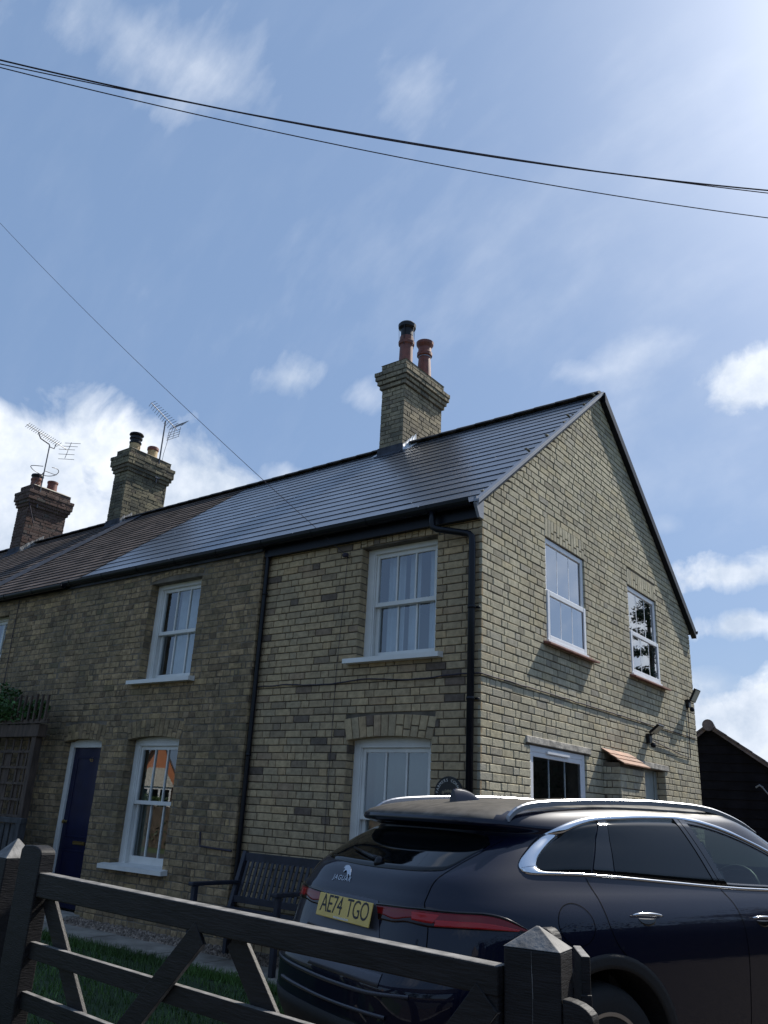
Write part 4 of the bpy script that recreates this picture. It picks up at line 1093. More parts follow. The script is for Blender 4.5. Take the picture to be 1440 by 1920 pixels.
def gbar(mb, s0, s1, z0, z1, n0, n1):
    mb.hexa([gp(s0, z0, n1), gp(s1, z0, n1), gp(s1, z0, n0), gp(s0, z0, n0)], [gp(s0, z1, n1), gp(s1, z1, n1), gp(s1, z1, n0), gp(s0, z1, n0)])


def gdiag(mb, a, c, w, n0, n1):
    (s0, z0), (s1, z1) = a, c; d = Vector((s1 - s0, z1 - z0)).normalized(); k = Vector((-d.y, d.x)) * w / 2
    q = [(s0 - k.x, z0 - k.y), (s1 - k.x, z1 - k.y), (s1 + k.x, z1 + k.y), (s0 + k.x, z0 + k.y)]
    mb.hexa([gp(*p, n1) for p in q], [gp(*p, n0) for p in q])


gt = root('field_gate', gp(1.5, .13), 'dark timber five bar field gate with diagonal braces closed across the drive', 'gate'); m = M['gate_rail']
b = MB()
pr = [(-.20, .2), (.045, .2), (.045, 1.285)] + [(.045 - .11 * (1 - math.cos(a)), 1.285 + .045 * math.sin(a)) for a in [R(15 * i) for i in range(1, 7)]] + [(-.17, 1.325), (-.20, 1.30)]
b.hexa([gp(*p, .045) for p in pr], [gp(*p, -.045) for p in pr]); paint_lit_tops(b.build('stile', M['gate_wood'], gt, bevel=.006))
b = MB(); gbar(b, 3.07, 3.138, .2, 1.10, -.03, .03); b.build('stile', M['gate_wood'], gt, bevel=.006)
b = MB(); b.hexa([gp(.04, 1.068, .035), gp(3.14, 1.075, .035), gp(3.14, 1.075, -.035), gp(.04, 1.068, -.035)], [gp(.04, 1.192, .035), gp(3.14, 1.165, .035), gp(3.14, 1.165, -.035), gp(.04, 1.192, -.035)]); paint_lit_tops(b.build('top_rail', m, gt, bevel=.006))
for z in (.802, .561, .34):
    b = MB(); gbar(b, .04, 3.13, z - .041, z + .041, -.016, .016); paint_lit_tops(b.build('rail', m, gt, bevel=.003))
for a, c in (((.08, 1.07), (.90, .26)), ((1.565, 1.07), (.72, .26)), ((1.74, 1.07), (2.55, .26)), ((3.1, 1.07), (2.4, .26))):
    b = MB(); gdiag(b, a, c, .112, .017, .038) if a[0] not in (.08, 1.74) else gdiag(b, a, c, .112, -.038, -.017); paint_lit_tops(b.build('brace', m, gt, bevel=.003))


def gate_post(corner, u, w, d, z1, zt, label, apex=None):
    g = gz(corner[1]); u = Vector(u).normalized(); v = Vector((-u.y, u.x, 0)); c = Vector((corner[0], corner[1], 0))
    t = root('gate_post', (c + u * w / 2 + v * d / 2 + Vector((0, 0, g))), label, 'gate post', 'gate posts')
    q = [c, c + u * w, c + u * w + v * d, c + v * d]; Z = Vector((0, 0, 1))
    ins = lambda e: [c - u * e - v * e, c + u * (w + e) - v * e, c + u * (w + e) + v * (d + e), c - u * e + v * (d + e)]
    b = MB(); b.hexa([p + Z * (g - .1) for p in q], [p + Z * z1 for p in q]); b.build('shaft', M['gate_wood'], t, bevel=.007)
    b = MB(); r = random.Random(5); zz = g + .05; xx = .49
    while zz < z1 - .01:
        z2 = min(zz + .07, z1 - .005); x2 = xx + r.uniform(-.012, .012); wd = .0012 + .002 * r.random()
        b.face([c + u * w * xx - v * .0015 + Z * zz, c + u * (w * xx + wd) - v * .0015 + Z * zz, c + u * (w * x2 + wd) - v * .0015 + Z * z2, c + u * w * x2 - v * .0015 + Z * z2]); zz = z2; xx = x2
    b.build('split', M['lit_timber'], t)  # pale strip painted as light showing through a crack
    ctr = c + u * w / 2 + v * d / 2; b = MB(); e = ins(.002)
    b.hexa([p + Z * z1 for p in e], [ctr + (p - ctr) * .05 + Z * zt for p in e]); paint_lit_tops(b.build('cap', M['gate_wood'], t, bevel=.003))
    return t


gate_post((2.40, -3.905), (.195, .03, 0), .19, .14, 1.222, 1.285, 'square gate post with pyramid top at the near end of the field gate')
gate_post((-1.36, -3.60), (.98, -.1, 0), .19, .19, 1.232, 1.34, 'square gate post with pyramid top at the left edge of the photo')
# a narrow side gate seen end on, beside the near post
sg = root('side_gate', (2.55, -3.6, .13), 'narrow dark side gate seen end on behind the near gate post', 'gate')
b = MB()
pr = [(0, .2), (.075, .2), (.075, 1.20)] + [(.075 - .04 * (1 - math.cos(a)), 1.20 + .045 * math.sin(a)) for a in [R(18 * i) for i in range(1, 6)]] + [(.0, 1.24)]
b.prism([(2.325 + p[0], -3.53, p[1]) for p in pr], (0, .07, 0)); paint_lit_tops(b.build('stile', M['gate_wood'], sg, bevel=.006))
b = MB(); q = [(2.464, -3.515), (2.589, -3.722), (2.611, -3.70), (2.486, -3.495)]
b.hexa([(x, y, .25) for x, y in q], [(x, y, 1.20) for x, y in q]); paint_lit_tops(b.build('boarded_leaf', M['gate_wood'], sg, bevel=.004))
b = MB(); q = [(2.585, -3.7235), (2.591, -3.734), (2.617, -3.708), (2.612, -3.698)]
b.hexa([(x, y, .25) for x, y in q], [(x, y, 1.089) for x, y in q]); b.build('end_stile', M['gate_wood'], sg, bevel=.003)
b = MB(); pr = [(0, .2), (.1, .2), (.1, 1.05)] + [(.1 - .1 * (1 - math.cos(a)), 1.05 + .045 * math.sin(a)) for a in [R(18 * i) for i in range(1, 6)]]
b.prism([(2.588 + p[0], -3.87, p[1]) for p in pr], (0, .05, 0)); paint_lit_tops(b.build('latch_stile', M['gate_wood'], sg, bevel=.004))

# =================================================================== CAR
def pchip(xs, ys):
    n = len(xs); h = [xs[i + 1] - xs[i] for i in range(n - 1)]; d = [(ys[i + 1] - ys[i]) / h[i] for i in range(n - 1)]
    m = [d[0]] + [0] * (n - 2) + [d[-1]]
    for i in range(1, n - 1):
        if d[i - 1] * d[i] > 0:
            w1 = 2 * h[i] + h[i - 1]; w2 = h[i] + 2 * h[i - 1]; m[i] = (w1 + w2) / (w1 / d[i - 1] + w2 / d[i])

    def f(x):
        x = min(max(x, xs[0]), xs[-1]); i = 0
        while i < n - 2 and x > xs[i + 1]: i += 1
        t = (x - xs[i]) / h[i]; a = 1 - t
        return (1 + 2 * t) * a * a * ys[i] + t * a * a * h[i] * m[i] + t * t * (3 - 2 * t) * ys[i + 1] + t * t * (t - 1) * h[i] * m[i + 1]
    return f


def curve(pts):
    """smooth 2D curve through points -> function of t in 0..1"""
    L = [0]
    for a, c in zip(pts, pts[1:]): L.append(L[-1] + math.hypot(c[0] - a[0], c[1] - a[1]))
    T = [l / L[-1] for l in L]; fx = pchip(T, [p[0] for p in pts]); fy = pchip(T, [p[1] for p in pts])
    return lambda t: (fx(t), fy(t))


CZ_ = [.22, .40, .55, .70, .85, .95, 1.02, 1.10, 1.17, 1.25, 1.32, 1.40, 1.46, 1.50, 1.53, 1.555, 1.575, 1.592]
c_ur = pchip([.22, .40, .55, .70, .78, .86, .95, 1.02, 1.06, 1.10, 1.17, 1.25, 1.32, 1.375, 1.395, 1.41, 1.425, 1.445, 1.47, 1.50, 1.53, 1.555, 1.575, 1.592],
             [.25, .09, .03, .03, .06, .105, .13, .15, .155, .18, .22, .34, .46, .575, .60, .53, .468, .455, .475, .56, .74, .98, 1.30, 1.72])
c_uf = pchip(CZ_, [4.45, 4.66, 4.71, 4.72, 4.66, 4.52, 4.30, 3.62, 3.42, 3.24, 3.09, 2.92, 2.78, 2.66, 2.54, 2.40, 2.2, 1.95])
c_w = pchip(CZ_, [.84, .92, .945, .958, .966, .962, .95, .915, .870, .832, .80, .757, .72, .69, .655, .61, .53, .40])
UC, PR, PF = 2.3, 5.0, 4.0


def side(u, z):
    w = c_w(z)
    if u < UC: t = min(max((UC - u) / (UC - c_ur(z)), 0), 1); return w * (1 - t ** PR) ** (1 / PR)
    t = min(max((u - UC) / max(c_uf(z) - UC, .01), 0), 1); return w * (1 - t ** PF) ** (1 / PF)


def rear(l, z):
    t = min(abs(l) / c_w(z), 1); return UC - (UC - c_ur(z)) * (1 - t ** PR) ** (1 / PR)


CX, CY, CYAW, CZ0 = .92377, -3.07213, 1.23195, .149
CAR = root('parked_car', (CX, CY, CZ0), 'glossy midnight blue estate car parked nose in beside the sunlit gable', 'car')
CAR.rotation_euler.z = CYAW; CAR['_r'] = 0


def V3(u, l, z): return (u, -l, z)            # car frame: x forward, y to the left, z up


def norm_at(f, u, z, e=.004):
    return None


def strip(mb, top, bot, n, m, fn, off, edge=.006, mi=0, prof=None):
    """panel between two curves in surface coordinates, lying off metres above the body"""
    rows = []
    for j in range(m + 1):
        s = j / m; row = []
        for i in range(n + 1):
            t = i / n; a, c = top(t), bot(t); q = (a[0] + (c[0] - a[0]) * s, a[1] + (c[1] - a[1]) * s)
            o = off if prof is None else prof(s) * off
            row.append(fn(q[0], q[1], o))
        rows.append(row)
    # skirts
    sk = lambda c, s: [fn(c(i / n)[0], c(i / n)[1], -edge) for i in range(n + 1)]
    rows = [sk(top, 0)] + rows + [sk(bot, 1)]
    mb.grid(rows, mi)
    mb.grid([[r_[0] for r_ in rows], [fn(*(lambda q: (q[0], q[1]))((top(0)[0] + (bot(0)[0] - top(0)[0]) * min(max((k - 1) / m, 0), 1), top(0)[1] + (bot(0)[1] - top(0)[1]) * min(max((k - 1) / m, 0), 1))), -edge) for k in range(len(rows))]], mi)


def onside(sg):
    def f(u, z, o):
        l = side(u, z); e = .01
        du = (side(u + e, z) - side(u - e, z)) / (2 * e); dz = (side(u, z + e) - side(u, z - e)) / (2 * e)
        n = Vector((-du, 1, -dz)).normalized()
        return V3(u + n.x * o, sg * (l + n.y * o), z + n.z * o)
    return f


def onrear(l, z, o):
    u = rear(l, z); e = .008
    dl = (rear(l + e, z) - rear(l - e, z)) / (2 * e); dz = (rear(l, z + e) - rear(l, z - e)) / (2 * e)
    n = Vector((-1, dl, dz)).normalized()
    return V3(u + n.x * o, l + n.y * o, z + n.z * o)


# glasshouse outline, side view (distance forward of the rear bumper, height)
CH_T = curve([(.628, 1.240), (.629, 1.249), (.635, 1.260), (.645, 1.272), (.660, 1.286), (.678, 1.299), (.704, 1.316), (.735, 1.335), (.769, 1.354), (.838, 1.391), (.912, 1.427), (1.001, 1.456), (1.109, 1.480), (1.241, 1.498), (1.423, 1.512), (1.655, 1.522), (1.925, 1.524), (2.05, 1.513), (2.17, 1.493), (2.305, 1.463), (2.432, 1.42), (2.634, 1.352), (2.95, 1.215), (3.16, 1.10)])
CH_B = curve([(.628, 1.237), (.631, 1.229), (.638, 1.223), (.652, 1.218), (.675, 1.215), (.711, 1.2135), (.864, 1.214), (.987, 1.212), (1.207, 1.202), (1.595, 1.179), (1.981, 1.157), (2.181, 1.148), (2.408, 1.141), (2.8, 1.118), (3.16, 1.085)])
GL_T = curve([(.720, 1.252), (.724, 1.260), (.733, 1.271), (.746, 1.284), (.765, 1.299), (.789, 1.316), (.86, 1.357), (.939, 1.396), (1.033, 1.432), (1.115, 1.453), (1.215, 1.470), (1.42, 1.485), (1.65, 1.497), (1.87, 1.502), (2.04, 1.490), (2.17, 1.470), (2.30, 1.440), (2.45, 1.395), (2.634, 1.328), (2.90, 1.215), (3.08, 1.122)])
GL_B = curve([(.720, 1.248), (.724, 1.242), (.734, 1.236), (.748, 1.232), (.775, 1.230), (.864, 1.229), (.987, 1.226), (1.207, 1.216), (1.595, 1.193), (1.981, 1.171), (2.181, 1.162), (2.408, 1.155), (2.8, 1.132), (3.08, 1.104)])


def at_u(c, u):
    lo, hi = 0., 1.
    for _ in range(30):
        m_ = (lo + hi) / 2
        if c(m_)[0] < u: lo = m_
        else: hi = m_
    return c(lo)[1]


def front_glass(u, z):       # front door glass (see through)
    if not 2.0 < u < 3.08: return False
    zb, zt = at_u(GL_B, u), at_u(GL_T, u)
    pil = 2.072 - (z - 1.165) * (.112 / .336)
    return zb + .008 < z < zt - .008 and u > pil + .012


WH = ((1.0, .385), (3.86, .385)); RA = .455
zs = [.22 + (1.50 - .22) * i / 60 for i in range(61)] + [1.50 + .092 * (i / 16) for i in range(1, 17)]
zs = sorted(set([round(z, 4) for z in zs] + [1.395, 1.41, 1.418, 1.425, 1.435]))


def outline(z):
    w = c_w(z); a = UC - c_ur(z); f = c_uf(z) - UC
    P = [(UC - a * math.cos(t) ** (2 / PR), w * math.sin(t) ** (2 / PR)) for t in [math.pi / 2 * i / 200 for i in range(201)]]
    Q = [(UC + f * math.sin(t) ** (2 / PF), w * max(math.cos(t), 0) ** (2 / PF)) for t in [math.pi / 2 * i / 200 for i in range(201)]]

    def res(P, n):
        L = [0]
        for p, q in zip(P, P[1:]): L.append(L[-1] + math.hypot(p[0] - q[0], p[1] - q[1]))
        out = []; k = 0
        for i in range(n):
            s = L[-1] * i / n
            while L[k + 1] < s: k += 1
            t = (s - L[k]) / max(L[k + 1] - L[k], 1e-9); out.append((P[k][0] + (P[k + 1][0] - P[k][0]) * t, P[k][1] + (P[k + 1][1] - P[k][1]) * t))
        return out
    h = res(P, 90) + res(Q, 70) + [Q[-1]]
    return h


bd = MB(); rf = MB()
rings = []
for z in zs:
    h = outline(z); full = h + [(u, -l) for u, l in reversed(h[1:-1])]
    rings.append([(u, l, z) for u, l in full])
n = len(rings[0]); bd.v = [V3(*p) for r_ in rings for p in r_]
for i in range(len(rings) - 1):
    for k in range(n):
        j = (k + 1) % n; a, c = rings[i][k], rings[i + 1][j]
        u, l, z = (a[0] + c[0]) / 2, (a[1] + c[1]) / 2, (a[2] + c[2]) / 2
        if abs(l) > .5 and any(math.hypot(u - w_[0], z - w_[1]) < RA for w_ in WH): continue
        if front_glass(u, z) and abs(l) > .3: continue
        if u > 2.35 and 1.13 < z < 1.5 and abs(l) < side(min(u, 2.35), z) * .86 and u > c_uf(z) - .14: continue      # windscreen opening
        bd.f.append((i * n + k, i * n + j, (i + 1) * n + j, (i + 1) * n + k)); bd.m.append(1 if z > 1.535 or (z > 1.462 and u < .97 and abs(l) < .57) else 0)
top = rings[-1]; b0 = len(bd.v)
mid = [V3(1.775 + (p[0] - 1.775) * .5, p[1] * .5, 1.600) for p in top]; bd.v += mid
for k in range(n):
    j = (k + 1) % n; o2 = (len(rings) - 1) * n
    bd.f.append((o2 + k, o2 + j, b0 + j, b0 + k)); bd.m.append(1)
bd.v.append(V3(1.775, 0, 1.603))
for k in range(n): bd.f.append((b0 + k, b0 + (k + 1) % n, b0 + n)); bd.m.append(1)
body = bd.build('body', [M['paint'], M['dust_paint']], CAR, smooth=True)

# chrome surround, black frame, glass
for sg in (1, -1):
    F = onside(sg); nm = 'window_surround'
    b = MB()
    bow = lambda s: .35 + .65 * math.sin(math.pi * s) ** .6 if 0 < s < 1 else .3
    strip(b, CH_T, GL_T, 260, 6, F, .011, prof=bow); strip(b, GL_B, CH_B, 260, 4, F, .011, prof=bow)
    b.grid([[F(CH_T(0)[0], CH_T(0)[1], .004), F(GL_T(0)[0], GL_T(0)[1], .004)], [F(CH_B(0)[0], CH_B(0)[1], .004), F(GL_B(0)[0], GL_B(0)[1], .004)]])
    sur = b.build('window_surround', M['chrome'], CAR, smooth=True)

    def sub(c, u0, u1): return lambda t: (u0 + (u1 - u0) * t, at_u(c, u0 + (u1 - u0) * t))

    def sub2(c, ua, ub): return lambda t: (ua + (ub - ua) * t, at_u(c, ua + (ub - ua) * t))
    # rear quarter glass, rear door glass: dark privacy glass; the lines lean forward like the pillars
    b = MB(); strip(b, sub2(GL_T, .7215, 1.215), sub2(GL_B, .7215, 1.03), 120, 8, F, .0035); b.build('quarter_glass', M['tint_glass'], CAR, smooth=True)
    b = MB(); strip(b, sub2(GL_T, 1.225, 1.285), sub2(GL_B, 1.04, 1.18), 4, 8, F, .006); b.build('pillar_trim', M['gloss_black'], CAR, smooth=True)
    b = MB(); strip(b, sub2(GL_T, 1.29, 1.855), sub2(GL_B, 1.19, 1.955), 30, 8, F, .0035); b.build('door_glass', M['tint_glass'], CAR, smooth=True)
    b = MB(); strip(b, sub2(GL_T, 1.86, 1.895), sub2(GL_B, 1.96, 2.0), 4, 8, F, .007); strip(b, sub2(GL_T, 1.902, 1.952), sub2(GL_B, 2.006, 2.06), 4, 8, F, .007); b.build('pillar_trim', M['gloss_black'], CAR, smooth=True)
    b = MB()
    rows = []
    for j in range(9):
        row = []
        for i in range(31):
            t = i / 30; a, c = sub2(GL_T, 1.955, 3.075)(t), sub2(GL_B, 2.063, 3.075)(t); q = (a[0] + (c[0] - a[0]) * j / 8, a[1] + (c[1] - a[1]) * j / 8); row.append(F(q[0], q[1], .003))
        rows.append(row)
    b.grid(rows); b.build('front_door_glass', M['glass_car'], CAR, smooth=True)
    # inner black frame hiding the cut edge
    b = MB()
    strip(b, sub2(GL_T, 1.955, 3.075), lambda t: (lambda u: (u, at_u(GL_T, u) - .022))(1.955 + 1.12 * t), 40, 1, F, .0045); strip(b, lambda t: (lambda u: (u, at_u(GL_B, u) + .018))(2.06 + 1.015 * t), sub2(GL_B, 2.06, 3.075), 40, 1, F, .0045)
    b.build('window_seal', M['gloss_black'], CAR, smooth=True)

    # panel gaps: dark strips painted on for the shade in them
    def seam_shade(pts, w=.0045, closed=False):
        c = curve(pts); b = MB(); m_ = 40
        P = [c(i / m_) for i in range(m_ + 1)]
        rows = []
        for i, p in enumerate(P):
            q0, q1 = P[max(i - 1, 0)], P[min(i + 1, m_)]; d = Vector((q1[0] - q0[0], q1[1] - q0[1])).normalized()
            rows.append([F(p[0] - d.y * w * k, p[1] + d.x * w * k, o) for k, o in ((-.5, .0012), (.5, .0012))])
        b.grid(rows); return b.build('panel_seam_shade', M['seam_shade'], CAR)
    seam_shade([(.985, 1.207), (.995, 1.165), (1.005, 1.138), (1.016, 1.07), (1.023, 1.02), (1.06, .93), (1.14, .86), (1.30, .78), (1.44, .62), (1.47, .45), (1.50, .30)])
    seam_shade([(1.985, 1.152), (2.0, 1.13), (2.03, 1.085), (2.05, 1.0), (2.06, .8), (2.06, .5), (2.05, .3)])
    seam_shade([(3.16, 1.07), (3.2, .95), (3.22, .8), (3.26, .5)])
    if sg > 0:
        seam_shade([(.826 + .105 * math.cos(a), 1.012 + .088 * math.sin(a)) for a in [R(10 * i) for i in range(37)]], .0032)
    # door handles
    for u0, z0 in ((1.29, 1.046), (2.235, 1.018)):
        b = MB(); q = [F(u0 - .105 + .21 * i / 12, z0 - .008 * (i / 12) + .004 * math.sin(math.pi * i / 12), .010 + .016 * math.sin(math.pi * i / 12) ** .5) for i in range(13)]
        b.tube(q, [.003] + [.0062] * 11 + [.004], 10); h_ = b.build('door_handle', M['chrome'], CAR, smooth=True)
        b = MB(); strip(b, curve([(u0 - .06, z0 - .012), (u0 + .06, z0 - .016)]), curve([(u0 - .06, z0 - .016), (u0 - .045, z0 - .034), (u0, z0 - .046), (u0 + .045, z0 - .037), (u0 + .06, z0 - .02)]), 12, 4, F, .0015); b.build('handle_recess', M['gloss_black'], h_, smooth=True)
    # roof rails
    s_ = .62; pts = [(.665, 1.468), (.712, 1.505), (.815, 1.537), (1.0, 1.557), (1.208, 1.571), (1.5, 1.584), (1.8, 1.591), (2.1, 1.588), (2.3, 1.574), (2.454, 1.546), (2.62, 1.50), (2.74, 1.45)]
    b = MB(); c = curve(pts); m_ = 60; rows = []
    for i in range(m_ + 1):
        u, z = c(i / m_); w = .0125; hgt = .011
        l = sg * (s_ if .8 < u < 2.5 else s_ - .0)
        rows.append([V3(u, l - sg * w, z - .02), V3(u, l - sg * w, z + hgt * .4), V3(u, l - sg * w * .4, z + hgt), V3(u, l + sg * w * .4, z + hgt), V3(u, l + sg * w, z + hgt * .4), V3(u, l + sg * w, z - .02)])
    b.grid(rows, close=True); b.face(rows[0]); b.face(rows[-1][::-1]); b.build('roof_rail', M['rail_alu'], CAR, smooth=False)
    # lower cladding and wheel arch lips
    b = MB()
    strip(b, curve([(1.45, .40), (2.4, .40), (3.4, .40)]), curve([(1.45, .25), (2.4, .25), (3.4, .25)]), 40, 3, F, .008); b.build('sill_cladding', M['cladding'], CAR, smooth=True)
    for w_ in WH:
        b = MB(); aa = [R(-8 + 196 * i / 48) for i in range(49)]
        strip(b, lambda t: (w_[0] + (RA + .05) * math.cos(R(-10 + 200 * t)), max(.24, w_[1] + (RA + .05) * math.sin(R(-10 + 200 * t)))), lambda t: (w_[0] + (RA - .012) * math.cos(R(-10 + 200 * t)), max(.24, w_[1] + (RA - .012) * math.sin(R(-10 + 200 * t)))), 48, 3, F, .006)
        b.build('arch_trim', M['cladding'], CAR, smooth=True)
        # inner arch
        b = MB(); b.grid([[V3(w_[0] + (RA - .005) * math.cos(a), sg * l_, w_[1] + (RA - .005) * math.sin(a)) for a in [R(-25 + 230 * i / 30) for i in range(31)]] for l_ in (.95, .55)])
        b.face([V3(w_[0] + RA * math.cos(a), sg * .55, w_[1] + RA * math.sin(a)) for a in [R(10 * i) for i in range(36)]]); b.build('arch_liner', M['cladding'], CAR)
        # wheel
        wc = Vector(V3(w_[0], sg * .935, w_[1])); ax = (0, -sg, 0)
        b = MB(); b.lathe(wc, [(.258, -.235), (.30, -.25), (.352, -.24), (.372, -.20), (.375, -.12), (.372, -.05), (.352, -.012), (.30, -.0), (.258, -.012)], 56, ax=ax); wheel = b.build('wheel', M['rubber'], CAR, smooth=True)
        b = MB(); b.lathe(wc, [(.20, -.2), (.245, -.19), (.245, -.02), (.262, -.012), (.262, -.004), (.245, -.006), (.236, -.02), (.225, -.10), (.05, -.10)], 56, ax=ax)
        for i in range(5):
            for dlt in (-.11, .11):
                a0 = 2 * math.pi * i / 5 + .3; a1 = a0 + dlt; P0, P1 = [wc + Vector((math.cos(q) * rr, sg * .03, math.sin(q) * rr)) for q, rr in ((a0 + dlt * .4, .05), (a1 * 1.0, .245))]
                b.bar(P0, P1, .03, .028, (0, 1, 0))
        b.lathe(wc - Vector((0, -sg * .01, 0)), [(.06, -.03), (.055, 0), (.02, .006)], 20, ax=ax); b.build('rim', M['alloy'], wheel)
    # door mirror
    b = MB(); c0 = Vector(F(2.98, 1.13, .12)); rows = []
    for i in range(9):
        t = -1 + i / 4; rr = math.sqrt(max(1 - t * t, .02)); rows.append([(c0.x + .07 * rr * math.cos(a), c0.y + t * .11, c0.z + .075 * rr * math.sin(a)) for a in [R(30 * k2) for k2 in range(12)]])
    b.grid(rows, close=True); b.bar(F(2.98, 1.10, 0), F(2.98, 1.12, .08), .06, .03); b.build('door_mirror', M['paint'], CAR, smooth=True)

# ---- tail: glass, lights, plate, badge, bumper
b = MB()
strip(b, curve([(-.585, 1.335), (-.50, 1.375), (0, 1.385), (.50, 1.375), (.585, 1.335)]), curve([(-.585, 1.315), (-.54, 1.215), (-.30, 1.197), (0, 1.192), (.30, 1.197), (.54, 1.215), (.585, 1.315)]), 48, 10, onrear, .004); b.build('rear_glass', M['tint_glass'], CAR, smooth=True)
b = MB(); P = [onrear(l, z, .016) for l, z in ((.06, 1.215), (-.02, 1.222), (-.15, 1.235), (-.30, 1.252))]; b.tube(P, [.014, .012, .009, .006], 8); b.lathe(Vector(onrear(.06, 1.212, .0)), [(.03, 0), (.028, .02), (.012, .03)], 14, ax=(-1, 0, .5)); b.build('rear_wiper', M['black_plastic'], CAR, smooth=True)
for sg in (1, -1):
    b = MB(); pts = [(sg * .60, 1.36), (sg * .60, 1.325), (sg * .575, 1.24), (sg * .555, 1.15), (sg * .56, 1.09), (sg * .585, 1.04), (sg * .62, .95), (sg * .63, .86), (sg * .60, .80)]
    c = curve(pts); rows = []
    for i in range(41):
        l, z = c(i / 40); rows.append([onrear(l - .0022, z, .0012), onrear(l + .0022, z, .0012)])
    b.grid(rows); b.build('tailgate_seam_shade', M['seam_shade'], CAR)  # dark line painted for the shade along the tailgate edge
for sg in (1, -1):
    T = curve([(sg * l, z) for l, z in ((.24, 1.036), (.35, 1.042), (.467, 1.046), (.578, 1.050), (.691, 1.050), (.776, 1.051), (.805, 1.047), (.830, 1.037), (.851, 1.021), (.868, 1.003), (.883, .986))])
    Bm = curve([(sg * l, z) for l, z in ((.28, .974), (.38, .974), (.492, .985), (.612, .980), (.704, .984), (.79, .986), (.84, .985), (.883, .984))])
    b = MB(); strip(b, T, Bm, 60, 8, onrear, .006); lt = b.build('tail_light', M['lens_dark'], CAR, smooth=True)
    mixc = lambda k: (lambda t: (T(t)[0] + (Bm(t)[0] - T(t)[0]) * k(t), T(t)[1] + (Bm(t)[1] - T(t)[1]) * k(t)))
    # the lit pattern: a red body with a stepped lower blade
    b = MB(); strip(b, mixc(lambda t: .10), mixc(lambda t: .62 + .2 * math.sin(t * 7) ** 2), 60, 6, onrear, .0066, edge=.0); b.build('red_lens', M['lens_red'], lt, smooth=True)
    rng_ = lambda a, c: (lambda f: (lambda t: f(a + (c - a) * t)))
    b = MB(); strip(b, rng_(.60, .97)(mixc(lambda t: .55)), rng_(.60, .97)(mixc(lambda t: .93)), 30, 4, onrear, .0072, edge=0); strip(b, rng_(.40, .62)(mixc(lambda t: .22)), rng_(.40, .58)(mixc(lambda t: .78)), 20, 4, onrear, .0072, edge=0); b.build('bright_lens', M['lens_bright'], lt, smooth=True)
    b = MB(); strip(b, mixc(lambda t: -.06), mixc(lambda t: .05), 60, 1, onrear, .0085); b.build('light_trim', M['gloss_black'], lt, smooth=True)
b = MB(); strip(b, curve([(-.30, 1.052), (0, 1.056), (.245, 1.052)]), curve([(-.385, .865), (0, .85), (.335, .872)]), 40, 8, onrear, .002); b.build('plate_recess', M['recess'], CAR, smooth=True)
# number plate, slightly tilted with the tailgate
pc = Vector((.108, .0, .987)); px = Vector((0, -1, 0)); py = Vector((.20, 0, .98)).normalized(); pn = px.cross(py)
if pn.x > 0: pn = -pn


def onplate(x, y, z=0): return pc + px * x + py * y + pn * (.006 + z)


b = MB(); q = [(-.26, -.0555), (.26, -.0555), (.26, .0555), (-.26, .0555)]
b.hexa([pc + px * x + py * y for x, y in q], [onplate(x, y) for x, y in q]); pl = b.build('number_plate', M['plate_yellow'], CAR, bevel=.003)
b = MB(); add_text(b, 'AE74', .128, lambda x, y, z: onplate(x * .84 - .118, y * .95 + .006, .001 + z * 0), .0, spacing=.92); add_text(b, 'TGO', .128, lambda x, y, z: onplate(x * .80 + .137, y * .95 + .006, .001 + z * 0), .0, spacing=.92)
b.build('plate_lettering', M['plate_ink'], pl)
b = MB(); r = random.Random(3)
for i in range(14): b.face([onplate(-.075 + i * .0105 + dx, -.05 + dy, .0008) for dx, dy in ((0, 0), (.007, 0), (.007, .008 + r.uniform(0, .004)), (0, .008))])
b.build('dealer_strip', M['rf_white'], pl)
# badge: leaping cat and word
b = MB(); add_text(b, 'JAGUAR', .036, lambda x, y, z: onrear(-.165 + x * 1.25, 1.117 + y * .95, .002 + (.0015 if z > 0 else 0)), .001, spacing=1.15); b.build('badge_lettering', M['badge'], CAR)
cat = [(-.072, .030), (-.060, .040), (-.046, .036), (-.030, .040), (-.010, .034), (.014, .028), (.034, .016), (.052, -.002), (.070, -.026), (.058, -.030), (.044, -.018), (.030, -.022), (.040, -.036), (.026, -.036), (.014, -.016), (-.006, .000), (-.026, .004), (-.044, -.010), (-.054, -.008), (-.046, .008), (-.058, .016), (-.072, .014)]
b = MB()
cc = (-.145, 1.153)
f0 = [onrear(cc[0] + x * .72, cc[1] + y * .72, .0015) for x, y in cat]; f1 = [onrear(cc[0] + x * .68, cc[1] + y * .68, .005) for x, y in cat]
b.face(f1[::-1])
for i in range(len(cat)):
    j = (i + 1) % len(cat); b.face([f0[i], f1[i], f1[j], f0[j]])
b.build('leaping_cat_emblem', M['badge'], CAR)
# bumper details
b = MB(); strip(b, curve([(-.62, .705), (-.3, .69), (0, .684), (.3, .69), (.62, .715)]), curve([(-.62, .690), (-.3, .672), (0, .666), (.3, .672), (.62, .70)]), 40, 2, onrear, .0035); b.build('bumper_trim', M['recess'], CAR, smooth=True)
b = MB(); strip(b, curve([(-.16, .765), (.44, .77)]), curve([(-.2, .715), (.44, .715)]), 24, 3, onrear, .003); b.build('bumper_step', M['recess'], CAR, smooth=True)
b = MB(); strip(b, curve([(-.78, .56), (0, .54), (.78, .56)]), curve([(-.74, .25), (0, .235), (.74, .25)]), 40, 6, onrear, .006); b.build('diffuser', M['cladding'], CAR, smooth=True)
b = MB(); strip(b, curve([(-.5, .615), (0, .60), (.5, .615)]), curve([(-.5, .600), (0, .588), (.5, .60)]), 40, 2, onrear, .0075); b.build('bumper_trim', M['recess'], CAR, smooth=True)
